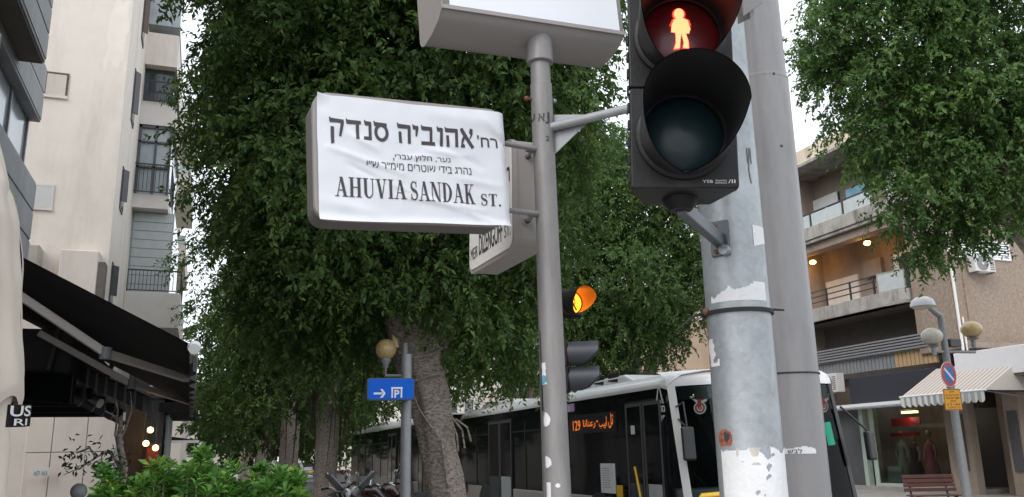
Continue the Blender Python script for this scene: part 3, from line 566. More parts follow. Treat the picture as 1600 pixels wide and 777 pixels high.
# ------------------------------------------------------------------ right: building across the street
def right_building():
    X = 24.5; yc = 22.25
    b = thing('brown_balcony_building', 'brown stucco three storey building with lit balconies above the shops', 'building', (X, yc, 0))
    # corner block of rough stucco, side wall and pier
    MB().box(X, 44, yc, 24.0, 5.0, 13.9).build('wall', M['stucco'], b, bevel=.02)
    MB().box(26.2, 44, 24.0, 33, 0, 13.9).build('wall', M['facade'], b)
    MB().box(X, 26.3, 30.6, 33, 0, 13.9).build('wall', M['facade'], b)
    MB().box(X-.05, 44, yc-.05, 33, 14.0, 14.75).build('roof_parapet', M['parapet2'], b, bevel=.04)
    MB().box(X-.3, 44, yc-.02, 33, 13.85, 14.0).build('roof', M['parapet'], b, bevel=.02)
    # relief ribs on the side wall
    for x in (25.1, 28.3): MB().box(x, x+.12, yc-.05, yc, 5.1, 13.8).build('pilaster', M['stucco'], b)
    # balconies
    for z, y0, y1 in ((10.365, 24.3, 33), (6.95, 24.1, 33)):
        MB().box(X-.25, 26.25, y0, y1, z, z+.12).build('balcony_floor', M['parapet'], b)
    MB().prism(Fr((0, 0, 9.55), (1, 0, 0), (0, 1, 0)), [(X-.32, 33), (X-.32, 24.9), (X, 23.9), (X+.25, 23.9), (X+.25, 33)], .95, 1.5).build('balcony', M['parapet'], b, bevel=.02)
    MB().prism(Fr((0, 0, 10.02), (1, 0, 0), (0, 1, 0)), [(X-.05, 33), (X-.05, 25.1), (X+.3, 23.9), (X+.5, 23.9), (X+.5, 33)], 0, .33).build('beam', M['facade'], b, bevel=.02)
    MB().prism(Fr((0, 0, 6.95), (1, 0, 0), (0, 1, 0)), [(X-.32, 33), (X-.32, 25.2), (X, 24.1), (X+.2, 24.1), (X+.2, 33)], .0, .55).build('balcony', M['parapet'], b, bevel=.02)
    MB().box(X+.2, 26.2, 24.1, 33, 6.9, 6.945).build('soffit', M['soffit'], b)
    # glass parapets (upper floor)
    for y0, y1 in ((28.9, 30.9), (26.9, 28.75), (25.1, 26.75)):
        MB().box(X-.2, X-.17, y0, y1, 11.07, 11.62).build('parapet_panel', M['frost'], b)
    MB().box(X-.2, X-.16, 24.5, 33, 11.66, 11.71).build('handrail', M['rail'], b)
    for y in (24.9, 26.82, 28.82, 30.95): MB().box(X-.2, X-.16, y, y+.04, 11.05, 11.66).build('rail_post', M['rail'], b)
    # lower rail
    for z in (7.75, 7.98, 8.21): MB().box(X-.22, X-.18, 25.5, 33, z, z+.045).build('handrail', M['rail'], b)
    for y in (25.6, 26.9, 28.3, 29.7, 31.2): MB().box(X-.22, X-.16, y, y+.06, 7.5, 8.26).build('rail_post', M['rail'], b)
    fr = Fr((X-.22, 25.4, 7.5), (.22, -1.2, 0)); MB().fbox(fr, 0, 1.2, .05, .72, -.02, .02).build('parapet_panel', M['frost'], b)
    m = MB().fbox(fr, 0, 1.2, .72, .77, -.03, .03).fbox(fr, 0, 1.2, 0, .05, -.03, .03).fbox(fr, 0, .05, 0, .77, -.03, .03).fbox(fr, 1.15, 1.2, 0, .77, -.03, .03); m.build('panel_frame', M['parapet'], b)
    # recessed wall: door, shutter, poster, windows
    d = MB().box(26.1, 26.22, 24.35, 26.3, 7.1, 9.4).build('balcony_door', M['white'], b)
    for y0, y1 in ((24.5, 25.1), (25.4, 26.0)): MB().box(26.06, 26.11, y0, y1, 7.3, 9.2).build('pane', M['winpane'], d)
    MB().box(26.1, 26.22, 28.4, 30.4, 7.1, 9.0).build('shutter', M['cream'], b)
    MB().box(26.0, 26.22, 26.9, 27.9, 8.7, 9.4).build('meter_box', M['facade'], b)
    MB().box(26.1, 26.22, 24.6, 26.2, 10.9, 13.0).build('shutter', M['whitem'], b)
    p = MB().box(26.0, 26.1, 27.1, 28.4, 11.2, 12.75).build('poster', M['skyb'], b)
    w = MB().box(26.1, 26.22, 29.0, 30.6, 10.9, 12.9).build('window', M['winpane'], b); MB().box(26.05, 26.12, 29.0, 30.6, 12.4, 12.9).build('shutter_box', M['whitem'], w); MB().box(26.04, 26.10, 29.7, 29.85, 11.0, 12.4).build('window_frame', M['whitem'], w)
    # slatted band above the shops
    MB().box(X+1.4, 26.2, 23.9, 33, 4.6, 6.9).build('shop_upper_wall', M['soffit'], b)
    for k in range(5): MB().box(X-.05, X+.1, 23.6, 33, 5.25+k*.11, 5.31+k*.11).build('slat', M['mgrey'], b)
    for k in range(34): MB().box(X+.12, X+.24, 23.4+.2*k, 23.57+.2*k, 4.66, 5.2).build('blind_slat', M['tan'] if k < 10 else M['mgrey'], b)
    # side-wall window with louvres, pipes
    for x0 in (25.0, 26.3):
        f = MB().box(x0-.06, x0+1.26, yc-.06, yc+.02, 8.28, 8.36).box(x0-.06, x0, yc-.05, yc, 8.36, 8.98).box(x0+1.2, x0+1.26, yc-.05, yc, 8.36, 8.98).box(x0, x0+1.2, yc-.05, yc, 8.92, 8.98).box(x0+.57, x0+.63, yc-.05, yc, 8.36, 8.92).build('window_frame', M['whitem'], b)
        MB().box(x0, x0+1.2, yc-.004, yc+.01, 8.36, 8.92).build('pane', M['winpane'], f)
        for k in range(6): MB().fbox(Fr((x0, yc-.035, 8.38+k*.09), (1, 0, 0), (0, .5, 1)), 0, 1.2, 0, .07, 0, .008).build('louvre', M['whitem'], f)
    MB().tube([(X+.06, yc-.09, 3.2), (X+.06, yc-.09, 13.6)], .05, 10).build('drain_pipe', M['pipew'], b, 40)
    MB().tube([(X+.26, yc-.08, 3.2), (X+.26, yc-.08, 6.1)], .035, 8).build('drain_pipe', M['pipew'], b, 40)
    m = MB().box(24.9, 27.6, yc-.02, yc+.3, 3.0, 5.1); m.build('lower_wall', M['brownw'], b)
    for k in range(13): MB().box(25.0+k*.2, 25.12+k*.2, yc-.06, yc-.02, 4.5, 5.05).build('cladding_slat', M['soffit'], b)
    MB().prism(Fr((0, 0, 0), (1, 0, 0), (0, 1, 0)), [(X+.3, yc), (X+.3, yc-.45), (30, yc-.45), (30, yc)], 5.0, 5.18).build('ledge', M['stucco'], b)
    # shops: fascia, frames, interior
    MB().box(X-.2, X+.3, 23.2, 27.6, 3.42, 4.45).build('shop_fascia', M['navy'], b, bevel=.02)
    MB().box(X-.45, X+.3, 23.0, 30.8, 3.28, 3.40).build('shop_canopy', M['cardw'], b); MB().fbox(Fr((X-.5, 23.1, 3.24), (0, 1, 0), (-1, 0, -.12)), 0, 4.2, 0, .9, 0, .04).build('shop_canopy_flap', M['mgrey'], b)
    MB().box(26.4, 26.6, 22.4, 31, 0, 3.4).build('shop_back_wall', M['dgrey'], b); MB().box(X, 26.6, 22.4, 31, .1, .3).build('shop_floor', M['paving'], b)
    MB().box(X, X+.25, 26.75, 26.95, .3, 3.3).build('shop_frame', M['mint'], b); MB().box(X, X+.25, 27.3, 27.5, .3, 3.3).build('shop_frame', M['mint'], b)
    MB().box(X+.1, X+.16, 27.5, 30.8, .3, 3.3).build('shop_shutter', M['dgrey'], b)
    MB().box(X, X+.08, 23.35, 26.75, .3, .42).build('shop_sill', M['mint'], b); MB().add([(X+.04, 23.3, .42), (X+.04, 26.75, .42), (X+.04, 26.75, 3.25), (X+.04, 23.3, 3.25)], [(0, 1, 2, 3)]).build('shop_window', M['shopgl'], b)
    MB().box(X-.02, X+.3, 22.28, 23.3, .14, 3.3).build('shop_pier', M['facade'], b); MB().box(X-.04, X-.01, 22.5, 22.9, .9, 2.8).build('shop_pier_panel', M['brownw'], b)
    # window display
    s = MB().box(X+.28, X+.32, 24.7, 26.1, 2.5, 2.8).build('red_sign', M['red'], b); MB().box(X+.26, X+.3, 24.8, 26.2, 2.12, 2.26).build('red_sign', M['red'], b)
    c = MB().box(X+.2, X+.24, 25.75, 26.5, .45, 1.05).build('price_card', M['mint'], b); MB().box(X+.185, X+.2, 25.82, 26.43, .85, 1.0).build('card_strip', M['cardw'], c)
    return b
right_building()
def balcony_lamps():
    for px, py, side in ((1270, 410, 'nearer the tall grey pole'), (1355, 380, 'above the white balcony door')):
        p = atX(px, py, 25.2); l = thing('balcony_lamp', 'glowing warm lamp under the balcony ceiling '+side, 'lamp', p)
        MB().ball(p, .14, 14, 8, .7).build('bulb', M['warm'], l, 60); MB().lathe(p+Vector((0, 0, .07)), [(.13, 0), (.13, .04), (.001, .05)], 14).build('base', M['mgrey'], l)
        ld = bpy.data.lights.new('balcony_light', 'POINT'); ld.energy = 5; ld.color = (1, .48, .13); ld.shadow_soft_size = .12
        lo = bpy.data.objects.new('balcony_light', ld); COL.objects.link(lo); lo.location = p+Vector((0, 0, -.22))
        MB().tube([p+Vector((0, 0, .1)), (p.x, p.y, 10.36)], .02, 6).build('stem', M['mgrey'], l)
balcony_lamps()
def ac_unit(name, label, fr, w=.85, h=.58, d=.32, plants=False):
    a = thing(name, label, 'air conditioner', fr.o, 'air conditioners on the walls')
    c = MB().fbox(fr, 0, w, 0, h, 0, d).build('casing', M['acw'], a, bevel=.015)
    MB().lathe(fr.p(w*.38, h*.5, d+.004), [(.001, 0), (h*.40, 0), (h*.42, .012), (h*.45, 0)], 24, fr).build('fan_grille', M['mgrey'], a)
    MB().lathe(fr.p(w*.38, h*.5, d+.012), [(.001, .01), (h*.1, .01), (h*.1, 0)], 16, fr).build('fan_hub', M['acw'], a)
    m = MB()
    for k in range(7): m.fbox(fr, w*.74, w*.95, h*.12+k*h*.11, h*.17+k*h*.11, d, d+.006)
    m.build('vent', M['dgrey'], a)
    MB().fbox(fr, .1, .14, -.05, 0, -.02, d+.05).fbox(fr, w-.14, w-.1, -.05, 0, -.02, d+.05).build('bracket', M['mgrey'], a)
    return a
ac_unit('air_conditioner', 'white air conditioner under the dark slats beside the bus front', Fr((24.4, 28.9, 3.95), (0, -1, 0)), .95, .75, .4)
ac_unit('air_conditioner', 'white air conditioner with plants below the louvred window', Fr((25.35, 22.17, 7.72), (1, 0, 0)), .95, .6)
# one-storey shop row along the street with white canopy
def shop_row():
    X = 24.5
    s = thing('white_canopy_shop', 'single storey shop under a deep white canopy with an oval window', 'shop', (X, 18, 0))
    MB().box(X-.6, 32, 10, 22.0, 3.92, 4.78).build('fascia', M['canopy'], s, bevel=.02)
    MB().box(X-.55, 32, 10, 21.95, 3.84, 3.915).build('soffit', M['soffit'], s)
    MB().box(X+.9, 32, 10, 21.9, 0, 3.84).build('wall', M['facade'], s)
    MB().box(X+.1, X+.9, 20.4, 21.0, .14, 3.4).build('pier', M['facade'], s, bevel=.02); MB().box(X+.05, X+.1, 20.5, 20.85, .9, 2.8).build('pier_panel', M['dgrey'], s)
    m = MB().grid(lambda u, v: Vector((X+.5+.05*math.sin(u*70), 12+8.3*u, 3.82-.55*v-.05*abs(math.sin(u*34))*v)), 160, 3); m.build('valance', M['stripe2'], s, 60)
    # oval mural window
    fr = Fr((X+.85, 18.6, 1.75), (0, -1, 0)); el = lambda rx, ry, n=36: [(rx*math.cos(2*PI*k/n), ry*math.sin(2*PI*k/n)) for k in range(n)]
    MB().prism(fr, el(1.25, 1.05), -.05, .05).build('oval_frame', M['cardw'], s); o = MB().prism(fr, el(1.17, .97), .03, .07).build('oval_pane', M['teal'], s)
    for k in range(5):
        a = -.7+.35*k; MB().tube([fr.p(a, -.7, .08), fr.p(a+.08*math.sin(k), 0, .08), fr.p(a-.05, .45-.1*abs(k-2), .08)], .03, 6).build('mural_stroke', M['busk'], o)
    for k in range(3): MB().lathe(fr.p(-.35+.42*k, -1.3, .06), [(.12, 0), (.15, .03), (.2, .03), (.2, 0)], 18, fr).build('rosette', M['mgrey'], s)
    MB().prism(fr, [(-1.5, -1.7), (-1.3, -.3), (-1.05, -1.0), (-.95, -1.7)], .0, .04).build('mint_panel', M['mint'], s)
    p = tag(MB().tube([(X-.2, 19.2, 5.05), (X-.2, 12, 5.2)], .09, 12).build('roof_pipe', M['blue'], None, 40, origin=(X-.2, 19.2, 4.78)), 'blue pipe lying along the top of the white canopy', 'pipe')
    MB().box(X-.24, X-.16, 18.9, 18.95, 4.75, 5.0).build('support', M['dgrey'], p)
shop_row()
def striped_awning():
    X = 24.5; a0 = atX(1410, 640, 22.6); a1 = atX(1540, 622, 22.6); y1, y0 = a0.y, a1.y; z = (a0.z+a1.z)/2+.33
    a = thing('striped_awning', 'beige striped shop awning with a scalloped valance behind the no parking sign', 'awning', (X, y0, z))
    MB().grid(lambda u, v: Vector((22.6+1.75*v, y0+(y1-y0)*u-(.0)*v, z+1.0*v)), 24, 6).build('canopy', M['stripe'], a)
    MB().add([(22.6, y0, z), (24.35, y0, z+1.0), (24.35, y0, z)], [(0, 1, 2)]).build('side_flap', M['stripe'], a)
    n = 90
    def val(u, v): s = abs(math.sin(u*PI*13)); return Vector((22.58+.02*math.sin(u*80), y0+(y1-y0)*u, z-.03-(.24+.1*s)*v))
    MB().grid(val, 156, 3).build('valance', M['stripe2'], a, 60)
    MB().tube([(22.6, y0-.05, z), (22.6, y1+.05, z)], .035, 8).build('front_bar', M['whitem'], a)
    for y in (y0+.1, y1-.1): MB().tube([(22.6, y, z), (24.3, y, z-.2)], .02, 6).build('arm', M['mgrey'], a)
striped_awning()
def dress(y, z0, h, m, label, r=.22):
    d = thing('mannequin', label, 'mannequin', (24.95, y, .3))
    MB().lathe((24.95, y, z0), [(r*1.15, 0), (r*1.0, .3*h), (r*.62, .58*h), (r*.55, .64*h), (r*.8, .80*h), (r*.72, .9*h), (r*.25, .97*h)], 16).build('dress', m, d, 60)
    MB().lathe((24.95, y, z0+.96*h), [(.05, 0), (.05, .08)], 10).ball((24.95, y, z0+h+.2), .10, 12, 8, 1.25).build('head', M['skin'], d, 60)
    MB().tube([(24.95, y, .3), (24.95, y, z0+.1)], .025, 8).build('stand', M['chrome'], d); MB().lathe((24.95, y, .3), [(.001, .03), (.2, .03), (.2, 0)], 16).build('base', M['chrome'], d)
    for s in (-1, 1): MB().tube([(24.95, y+s*r*.75, z0+.88*h), (24.92, y+s*r*1.2, z0+.68*h), (24.88, y+s*r*1.1, z0+.48*h)], [.05, .042, .032], 8).build('arm', M['skin'], d, 60)
dress(24.55, .55, 1.45, M['pinkc'], 'shop mannequin in a long pink dress behind the bench')
dress(25.9, .7, 1.3, M['greenc'], 'shop mannequin in a pale green dress, leftmost in the window')
dress(25.3, .6, 1.3, M['darkc'], 'shop mannequin in a dark patterned dress between pink and green ones')
p = Vector((24.75, 25.1, 2.95)); l = thing('shop_lamp', 'lit ceiling lamp in the dress shop window above the red sign', 'lamp', p); MB().box(p.x-.06, p.x+.06, p.y-.35, p.y+.35, p.z, p.z+.07).build('tube', M['warm2'], l); MB().box(p.x-.08, p.x+.08, p.y-.38, p.y+.38, p.z+.075, p.z+.14).build('fitting', M['cardw'], l)
ld = bpy.data.lights.new('shop_light', 'POINT'); ld.energy = 7; ld.color = (1, .8, .55); ld.shadow_soft_size = .3; lo = bpy.data.objects.new('shop_light', ld); COL.objects.link(lo); lo.location = p+Vector((-.02, 0, -.15))
# the buildings behind, across the street
b = thing('peach_building', 'peach rendered building wall with dark shutters behind the bus roof', 'building', (25, 38, 0))
MB().box(22.5, 26.2, 38, 60, 0, 9.4).build('wall', M['peach'], b, bevel=.03); MB().box(26.2, 40, 36.8, 60, 0, 12.5).build('wall', M['farb'], b)
MB().box(24.9, 26.1, 36.9, 38.0, 8.1, 12.0).build('balcony', M['pier'], b); MB().box(25.0, 26.15, 36.85, 36.9, 9.3, 10.6).build('balcony_panel', M['frost'], b); MB().box(25.4, 26.15, 37.9, 37.98, 5.4, 8.0).build('shutter', M['dgrey'], b)
MB().box(22.6, 25.6, 36.6, 37.9, 0, 5.2).build('annex_wall', M['farb'], b)
for k in range(14): MB().box(22.7+k*.17, 22.76+k*.17, 36.7, 36.76, 5.2, 5.55+.25*random.random()).build('picket', M['terra'], b)
MB().box(24.2, 25.4, 36.5, 36.6, 4.9, 5.9).build('shutter', M['cardw'], b)
ac_unit('air_conditioner', 'white air conditioner high on the peach wall left of the galvanised pole', Fr((24.1, 37.98, 8.35), (1, 0, 0)), 1.1, .85, .4)
ac_unit('air_conditioner', 'white air conditioner low on the annex behind the bus roof', Fr((24.6, 36.55, 4.2), (1, 0, 0)), 1.0, .7, .4)
b = thing('terrace_building', 'pale building with a railed roof terrace seen above the bus', 'building', (20, 55, 0))
MB().box(19.5, 36, 62, 95, 0, 7.2).build('wall', M['paleb'], b); MB().box(22, 36, 66, 95, 7.2, 14).build('wall', M['paleb'], b); MB().box(20, 36, 42, 61.5, 0, 5.6).build('wall', M['farb'], b)
for k in range(12): MB().box(19.5, 19.56, 62+k*2.6, 62.06+k*2.6, 7.2, 8.3).build('rail_post', M['rail'], b)
MB().box(19.48, 19.58, 62, 93, 8.25, 8.33).build('handrail', M['rail'], b); MB().box(19.48, 19.58, 62, 93, 7.75, 7.8).build('handrail', M['rail'], b)
for k in range(6):
    for z in (1.2, 4.2): MB().box(19.42, 19.52, 63+k*4.5, 65+k*4.5, z, z+1.7).build('window', M['winpane'], b)
    MB().box(21.92, 22.02, 68+k*4, 70+k*4, 9.4, 11.4).build('window', M['winpane'], b)
b = thing('far_right_building', 'long pale building far along the street beyond the buses', 'building', (17, 100, 0))
MB().box(15, 40, 100, 180, 0, 16).build('wall', M['paleb'], b)
for k in range(10):
    for z in (2.5, 6, 9.5): MB().box(14.92, 15.02, 103+k*7, 106+k*7, z, z+1.9).build('window', M['winpane'], b)
b = thing('street_end_building', 'grey brown building closing the far end of the street', 'building', (3, 190, 0))
MB().box(-20, 15, 190, 210, 0, 18).build('wall', M['farb'], b)
for k in range(9):
    for z in (3, 7, 11): MB().box(-15+k*3, -13.4+k*3, 189.9, 190.02, z, z+2).build('window', M['winpane'], b)

# ------------------------------------------------------------------ foliage
def leaves(name, P, D, Nn, L, Wd, tone, m, parent, fold=.18):
    """P base points, D unit leaf directions, Nn leaf normals (n,3); L, Wd lengths and widths (n,)"""
    n = len(P); S = np.cross(D, Nn); S /= np.linalg.norm(S, axis=1, keepdims=True)+1e-9; Nn = np.cross(S, D)
    mid = P + D*(L*.45)[:, None]; up = Nn*(Wd*fold)[:, None]
    V = np.stack([P, mid+S*(Wd/2)[:, None]+up, P+D*L[:, None]-Nn*(L*.12)[:, None], mid-S*(Wd/2)[:, None]+up], 1).reshape(-1, 3)
    o0 = np.array(rootloc(parent)); V = V-o0
    b = np.arange(n)[:, None]*4; Fc = np.concatenate([b+np.array([[0, 1, 2]]), b+np.array([[0, 2, 3]])], 1).reshape(-1, 3)
    me = bpy.data.meshes.new(name); me.vertices.add(4*n); me.vertices.foreach_set('co', V.ravel())
    me.loops.add(Fc.size); me.loops.foreach_set('vertex_index', Fc.ravel().astype(np.int32)); me.polygons.add(2*n)
    me.polygons.foreach_set('loop_start', np.arange(0, Fc.size, 3, dtype=np.int32)); me.update(calc_edges=True)
    a = me.attributes.new('tone', 'FLOAT', 'POINT'); a.data.foreach_set('value', np.repeat(np.clip(tone, 0, 1), 4).astype(np.float32))
    me.materials.append(m); o = bpy.data.objects.new(name, me); COL.objects.link(o); o.parent = parent
    return o
def unit(a): return a/(np.linalg.norm(a, axis=1, keepdims=True)+1e-9)
def crown(parent, lobes, dens, leaf, m, K=13, name='crown', droop=.45, tw=.30, seed=1, tuft=.42):
    g = np.random.default_rng(seed)
    C0 = np.array([list(l[0]) for l in lobes]); R0 = np.array([l[1] for l in lobes])
    # second level: tufts sitting on the lobes, with dark gaps left between them
    cs = tuft*(leaf/.09)**.5; nc = np.maximum(4, (4.6*(R0/cs)**2).astype(int)); lp = np.repeat(np.arange(len(R0)), nc); mc_ = len(lp)
    dc = unit(g.normal(size=(mc_, 3))+np.array([0, 0, .12])); C = C0[lp]+dc*(R0[lp]*(.72+.36*g.random(mc_)))[:, None]; Rr = cs*(.55+.75*g.random(mc_))*np.minimum(1, R0[lp]/.5)
    n1 = int(dens*(R0**2).sum()); n2 = int(n1*.30)
    pick = g.choice(mc_, n1, p=Rr**2/(Rr**2).sum()); d1 = unit(unit(g.normal(size=(n1, 3)))+dc[pick]*.55+np.array([0, 0, .35]))
    P1 = C[pick]+d1*(Rr[pick]*(1-.5*g.random(n1)**2))[:, None]
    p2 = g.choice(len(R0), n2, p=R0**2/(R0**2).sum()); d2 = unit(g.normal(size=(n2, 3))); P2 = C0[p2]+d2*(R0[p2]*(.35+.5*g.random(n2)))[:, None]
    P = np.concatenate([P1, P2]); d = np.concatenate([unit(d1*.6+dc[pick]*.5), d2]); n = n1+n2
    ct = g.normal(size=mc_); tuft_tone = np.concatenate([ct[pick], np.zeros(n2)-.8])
    dist = np.linalg.norm(P[:, None, :]-C0[None], axis=2)/R0[None]
    keep = (dist.min(1) > .5) | (g.random(n) < .4); P, d, tuft_tone = P[keep], d[keep], tuft_tone[keep]; n = len(P)
    T = unit(d*.9+g.normal(size=(n, 3))*.5-np.array([0, 0, droop]))
    tl = tw*(.6+.8*g.random(n)); st = g.random(n)
    k = np.arange(K)[None, :, None]/K
    base = P[:, None]+T[:, None]*(k*tl[:, None, None])+np.array([0, 0, -1.])*(k**2*tl[:, None, None]*.25)
    side = unit(np.cross(T, g.normal(size=(n, 3))))
    sg = np.where(np.arange(K) % 2, 1, -1)[None, :, None]
    D = T[:, None]*.55+side[:, None]*sg*.8+g.normal(size=(n, K, 3))*.38-np.array([0, 0, .35])
    D = unit(D.reshape(-1, 3)); Nn = unit(d[:, None].repeat(K, 1).reshape(-1, 3)*.6+np.array([0, 0, .8])+g.normal(size=(n*K, 3))*.5)
    N = n*K; L = leaf*(.55+.8*g.random(N)); Wd = L*(.42+.14*g.random(N))
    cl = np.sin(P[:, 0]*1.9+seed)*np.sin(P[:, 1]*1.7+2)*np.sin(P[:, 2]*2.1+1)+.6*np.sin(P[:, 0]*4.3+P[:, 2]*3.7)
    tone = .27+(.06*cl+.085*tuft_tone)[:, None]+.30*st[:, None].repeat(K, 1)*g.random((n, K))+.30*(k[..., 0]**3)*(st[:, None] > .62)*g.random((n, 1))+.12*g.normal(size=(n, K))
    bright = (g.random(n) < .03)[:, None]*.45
    return leaves(name, base.reshape(-1, 3), D, Nn, L, Wd, (tone+bright).ravel(), m, parent)
def trunk_mesh(path, rad, n=28, flutes=5, amp=.10, seed=0):
    P = [Vector(p) for p in path]; m = MB(); N = len(P); q = []
    for i in range((N-1)*6+1):                                                      # smooth path
        t = i/6; j = min(int(t), N-2); f = t-j
        a, b, c, d = P[max(j-1, 0)], P[j], P[j+1], P[min(j+2, N-1)]
        q.append((.5*((2*b)+(c-a)*f+(2*a-5*b+4*c-d)*f*f+(3*b-a-3*c+d)*f**3), rad[j]*(1-f)+rad[j+1]*f))
    base = len(m.v); ref = Vector((1, 0, 0)); vs = []
    for i, (p, r) in enumerate(q):
        t = (q[min(i+1, len(q)-1)][0]-q[max(i-1, 0)][0]).normalized(); ref = (ref-t*ref.dot(t)).normalized(); bn = t.cross(ref)
        for k in range(n):
            th = 2*PI*k/n; rr = r*(1+amp*math.sin(flutes*th+i*.18+seed)+amp*.7*math.sin((flutes+3)*th-i*.25+seed*2)+.16*noise.noise(Vector((math.cos(th)*1.5, math.sin(th)*1.5, i*.16+seed*7))))
            vs.append(p+(ref*math.cos(th)+bn*math.sin(th))*rr)
    m.add(vs, [(i*n+k, i*n+(k+1) % n, (i+1)*n+(k+1) % n, (i+1)*n+k) for i in range(len(q)-1) for k in range(n)]); return m
def lob(lst): return [(atD(px, py, D), r) for px, py, D, r in lst]

def big_tree():
    base = atD(700, 777, 12)
    t = thing('ficus_tree', 'big ficus with pale twisted trunk behind the blue parking sign', 'tree', (base.x, base.y, .14), 'ficus trees along the near kerb')
    pts = [atD(px, py, 12) for px, py in ((700, 790), (690, 730), (677, 660), (664, 600), (657, 560), (655, 520))]
    pts = [Vector((pts[0].x+.04, pts[0].y, .05)), Vector((pts[0].x+.02, pts[0].y, .6))]+pts
    trunk_mesh(pts, [.42, .31, .265, .26, .26, .30, .34, .32], 36, 5, .07).build('trunk', M['bark'], t, 80)
    q = lambda *a: [atD(px, py, D) for px, py, D in a]
    for i, (pp, rr) in enumerate(((q((640, 560, 11.9), (612, 490, 11.9), (575, 440, 12), (520, 380, 12.2), (470, 300, 12.4)), [.2, .15, .11, .08, .05]),
                   (q((655, 550, 11.9), (645, 470, 11.9), (648, 400, 12), (640, 300, 12), (620, 200, 12)), [.22, .14, .12, .10, .07]),
                   (q((668, 550, 11.95), (680, 470, 12), (690, 400, 12), (700, 300, 12.1), (690, 150, 12)), [.22, .13, .11, .09, .06]),
                   (q((680, 540, 12), (712, 470, 12.1), (735, 410, 12.2), (780, 330, 12.3), (830, 260, 12.3)), [.17, .12, .10, .08, .05]),
                   (q((650, 545, 12.1), (625, 450, 12.5), (610, 380, 12.8), (590, 250, 13)), [.2, .13, .11, .07]))):
        trunk_mesh(pp, rr, 16, 3, .12, i).build('limb', M['bark'], t, 80)
    # aerial roots plastered on the trunk and hanging from it
    for i, pp in enumerate((q((612, 545, 11.6), (640, 560, 11.62), (668, 556, 11.65), (690, 545, 11.8)), q((640, 605, 11.62), (655, 640, 11.66), (690, 690, 11.7), (700, 760, 11.7)), q((632, 600, 11.7), (662, 590, 11.62), (700, 580, 11.75)),
                            q((706, 660, 11.8), (714, 680, 11.75), (716, 705, 11.75)), q((704, 650, 11.8), (722, 672, 11.75), (726, 700, 11.75)), q((712, 655, 11.9), (730, 668, 11.8), (736, 690, 11.8)), q((655, 430, 11.8), (652, 500, 11.75), (645, 560, 11.68)), q((690, 430, 11.9), (694, 500, 11.85), (690, 540, 11.8)))):
        MB().tube(pp, .022 if i in (0, 2) else .014, 7).build('aerial_root', M['bark'], t, 80)
    L = lob([(493, 60, 12.4, 1.5), (487, 230, 12.3, 1.25), (493, 370, 11.9, 1.2), (481, 420, 12.2, .85), (474, 120, 12.5, .95), (458, 320, 12.5, .62), (453, 215, 12.5, .55), (436, 410, 12.4, .35), (443, 60, 12.5, .45), (438, 130, 12.4, .38),
             (511, 240, 11.3, 1.5), (560, 70, 11.3, 1.6), (690, 60, 11, 1.5), (790, 110, 11.2, 1.15), (850, 80, 11.6, .75), (855, 200, 11.8, .62), (875, 120, 11.8, .48), (860, 290, 12, .5), (700, 240, 12.4, 1.6), (630, 300, 12.6, 1.3), (560, 360, 12.4, 1.1), (800, 330, 12.3, .95), (760, 400, 12.5, .85),
             (520, 430, 11.7, .8), (495, 500, 12.6, .75), (485, 490, 12.6, .6), (790, 470, 12.4, .7), (850, 400, 12.4, .5), (820, 550, 12.6, .42), (765, 540, 12.4, .45), (560, 470, 12.2, .5), (720, 470, 12.8, .5), (740, 590, 12.0, .22), (590, 455, 11.3, .38), (690, 425, 11.25, .42), (640, 410, 11.2, .4), (745, 450, 11.5, .42), (660, 470, 11.35, .22), (600, 420, 11.6, .35), (700, 505, 11.5, .28),
             (700, -160, 12, 2.2), (499, -140, 12, 2.0), (850, -30, 12, 1.0), (600, -320, 12.5, 2.2), (508, 200, 14.5, 2.0), (680, 150, 14.8, 2.2), (780, 300, 14.6, 1.5), (560, 420, 14.8, 1.1), (490, 300, 14, 1.4), (497, 450, 14.3, 1.1), (820, 200, 14, 1.0)])
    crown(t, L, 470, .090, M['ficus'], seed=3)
    return t
big_tree()
def row_tree(px, Y, lobes, dens, leaf, label, seed, r0=.32, lean=0, X=3.2, m='ficus', tuft=.55):
    base = Vector((X, Y, .14)); t = thing('ficus_tree', label, 'tree', base, 'ficus trees along the near kerb' if X < 6 else 'trees across the street')
    pts = [base+Vector((0, 0, -.1)), base+Vector((lean*.2, 0, 1.0)), base+Vector((lean*.55, 0, 2.2)), base+Vector((lean, 0, 3.6))]
    trunk_mesh(pts, [r0*1.35, r0, r0*.92, r0*1.05], 24, 5, .10, seed).build('trunk', M['bark'], t, 80)
    for k in range(5):
        a = k*1.26+seed; e = pts[3]+Vector((1.7*math.cos(a), 1.7*math.sin(a), 2.4)); trunk_mesh([pts[3]+Vector((0, 0, -.5)), (pts[3]+e)*.5+Vector((0, 0, .1)), e], [r0*.55, r0*.4, r0*.22], 12, 3, .1, k).build('limb', M['bark'], t, 80)
    g = random.Random(seed)
    for k in range(14):
        a = g.random()*6.28; rr = r0*1.0+g.random()*.35; p = pts[3]+Vector((rr*math.cos(a)*1.5, rr*math.sin(a)*1.5, .4)); q = Vector((p.x-lean*.5+.2*(g.random()-.5), p.y+.2*(g.random()-.5), .9+1.8*g.random()))
        MB().tube([p, (p+q)/2+Vector((.05, 0, 0)), q], [.025, .02, .008], 6).build('aerial_root', M['root'], t, 80)
    crown(t, lob(lobes), dens, leaf, M[m], K=11, seed=seed, tw=.4, tuft=tuft)
    return t
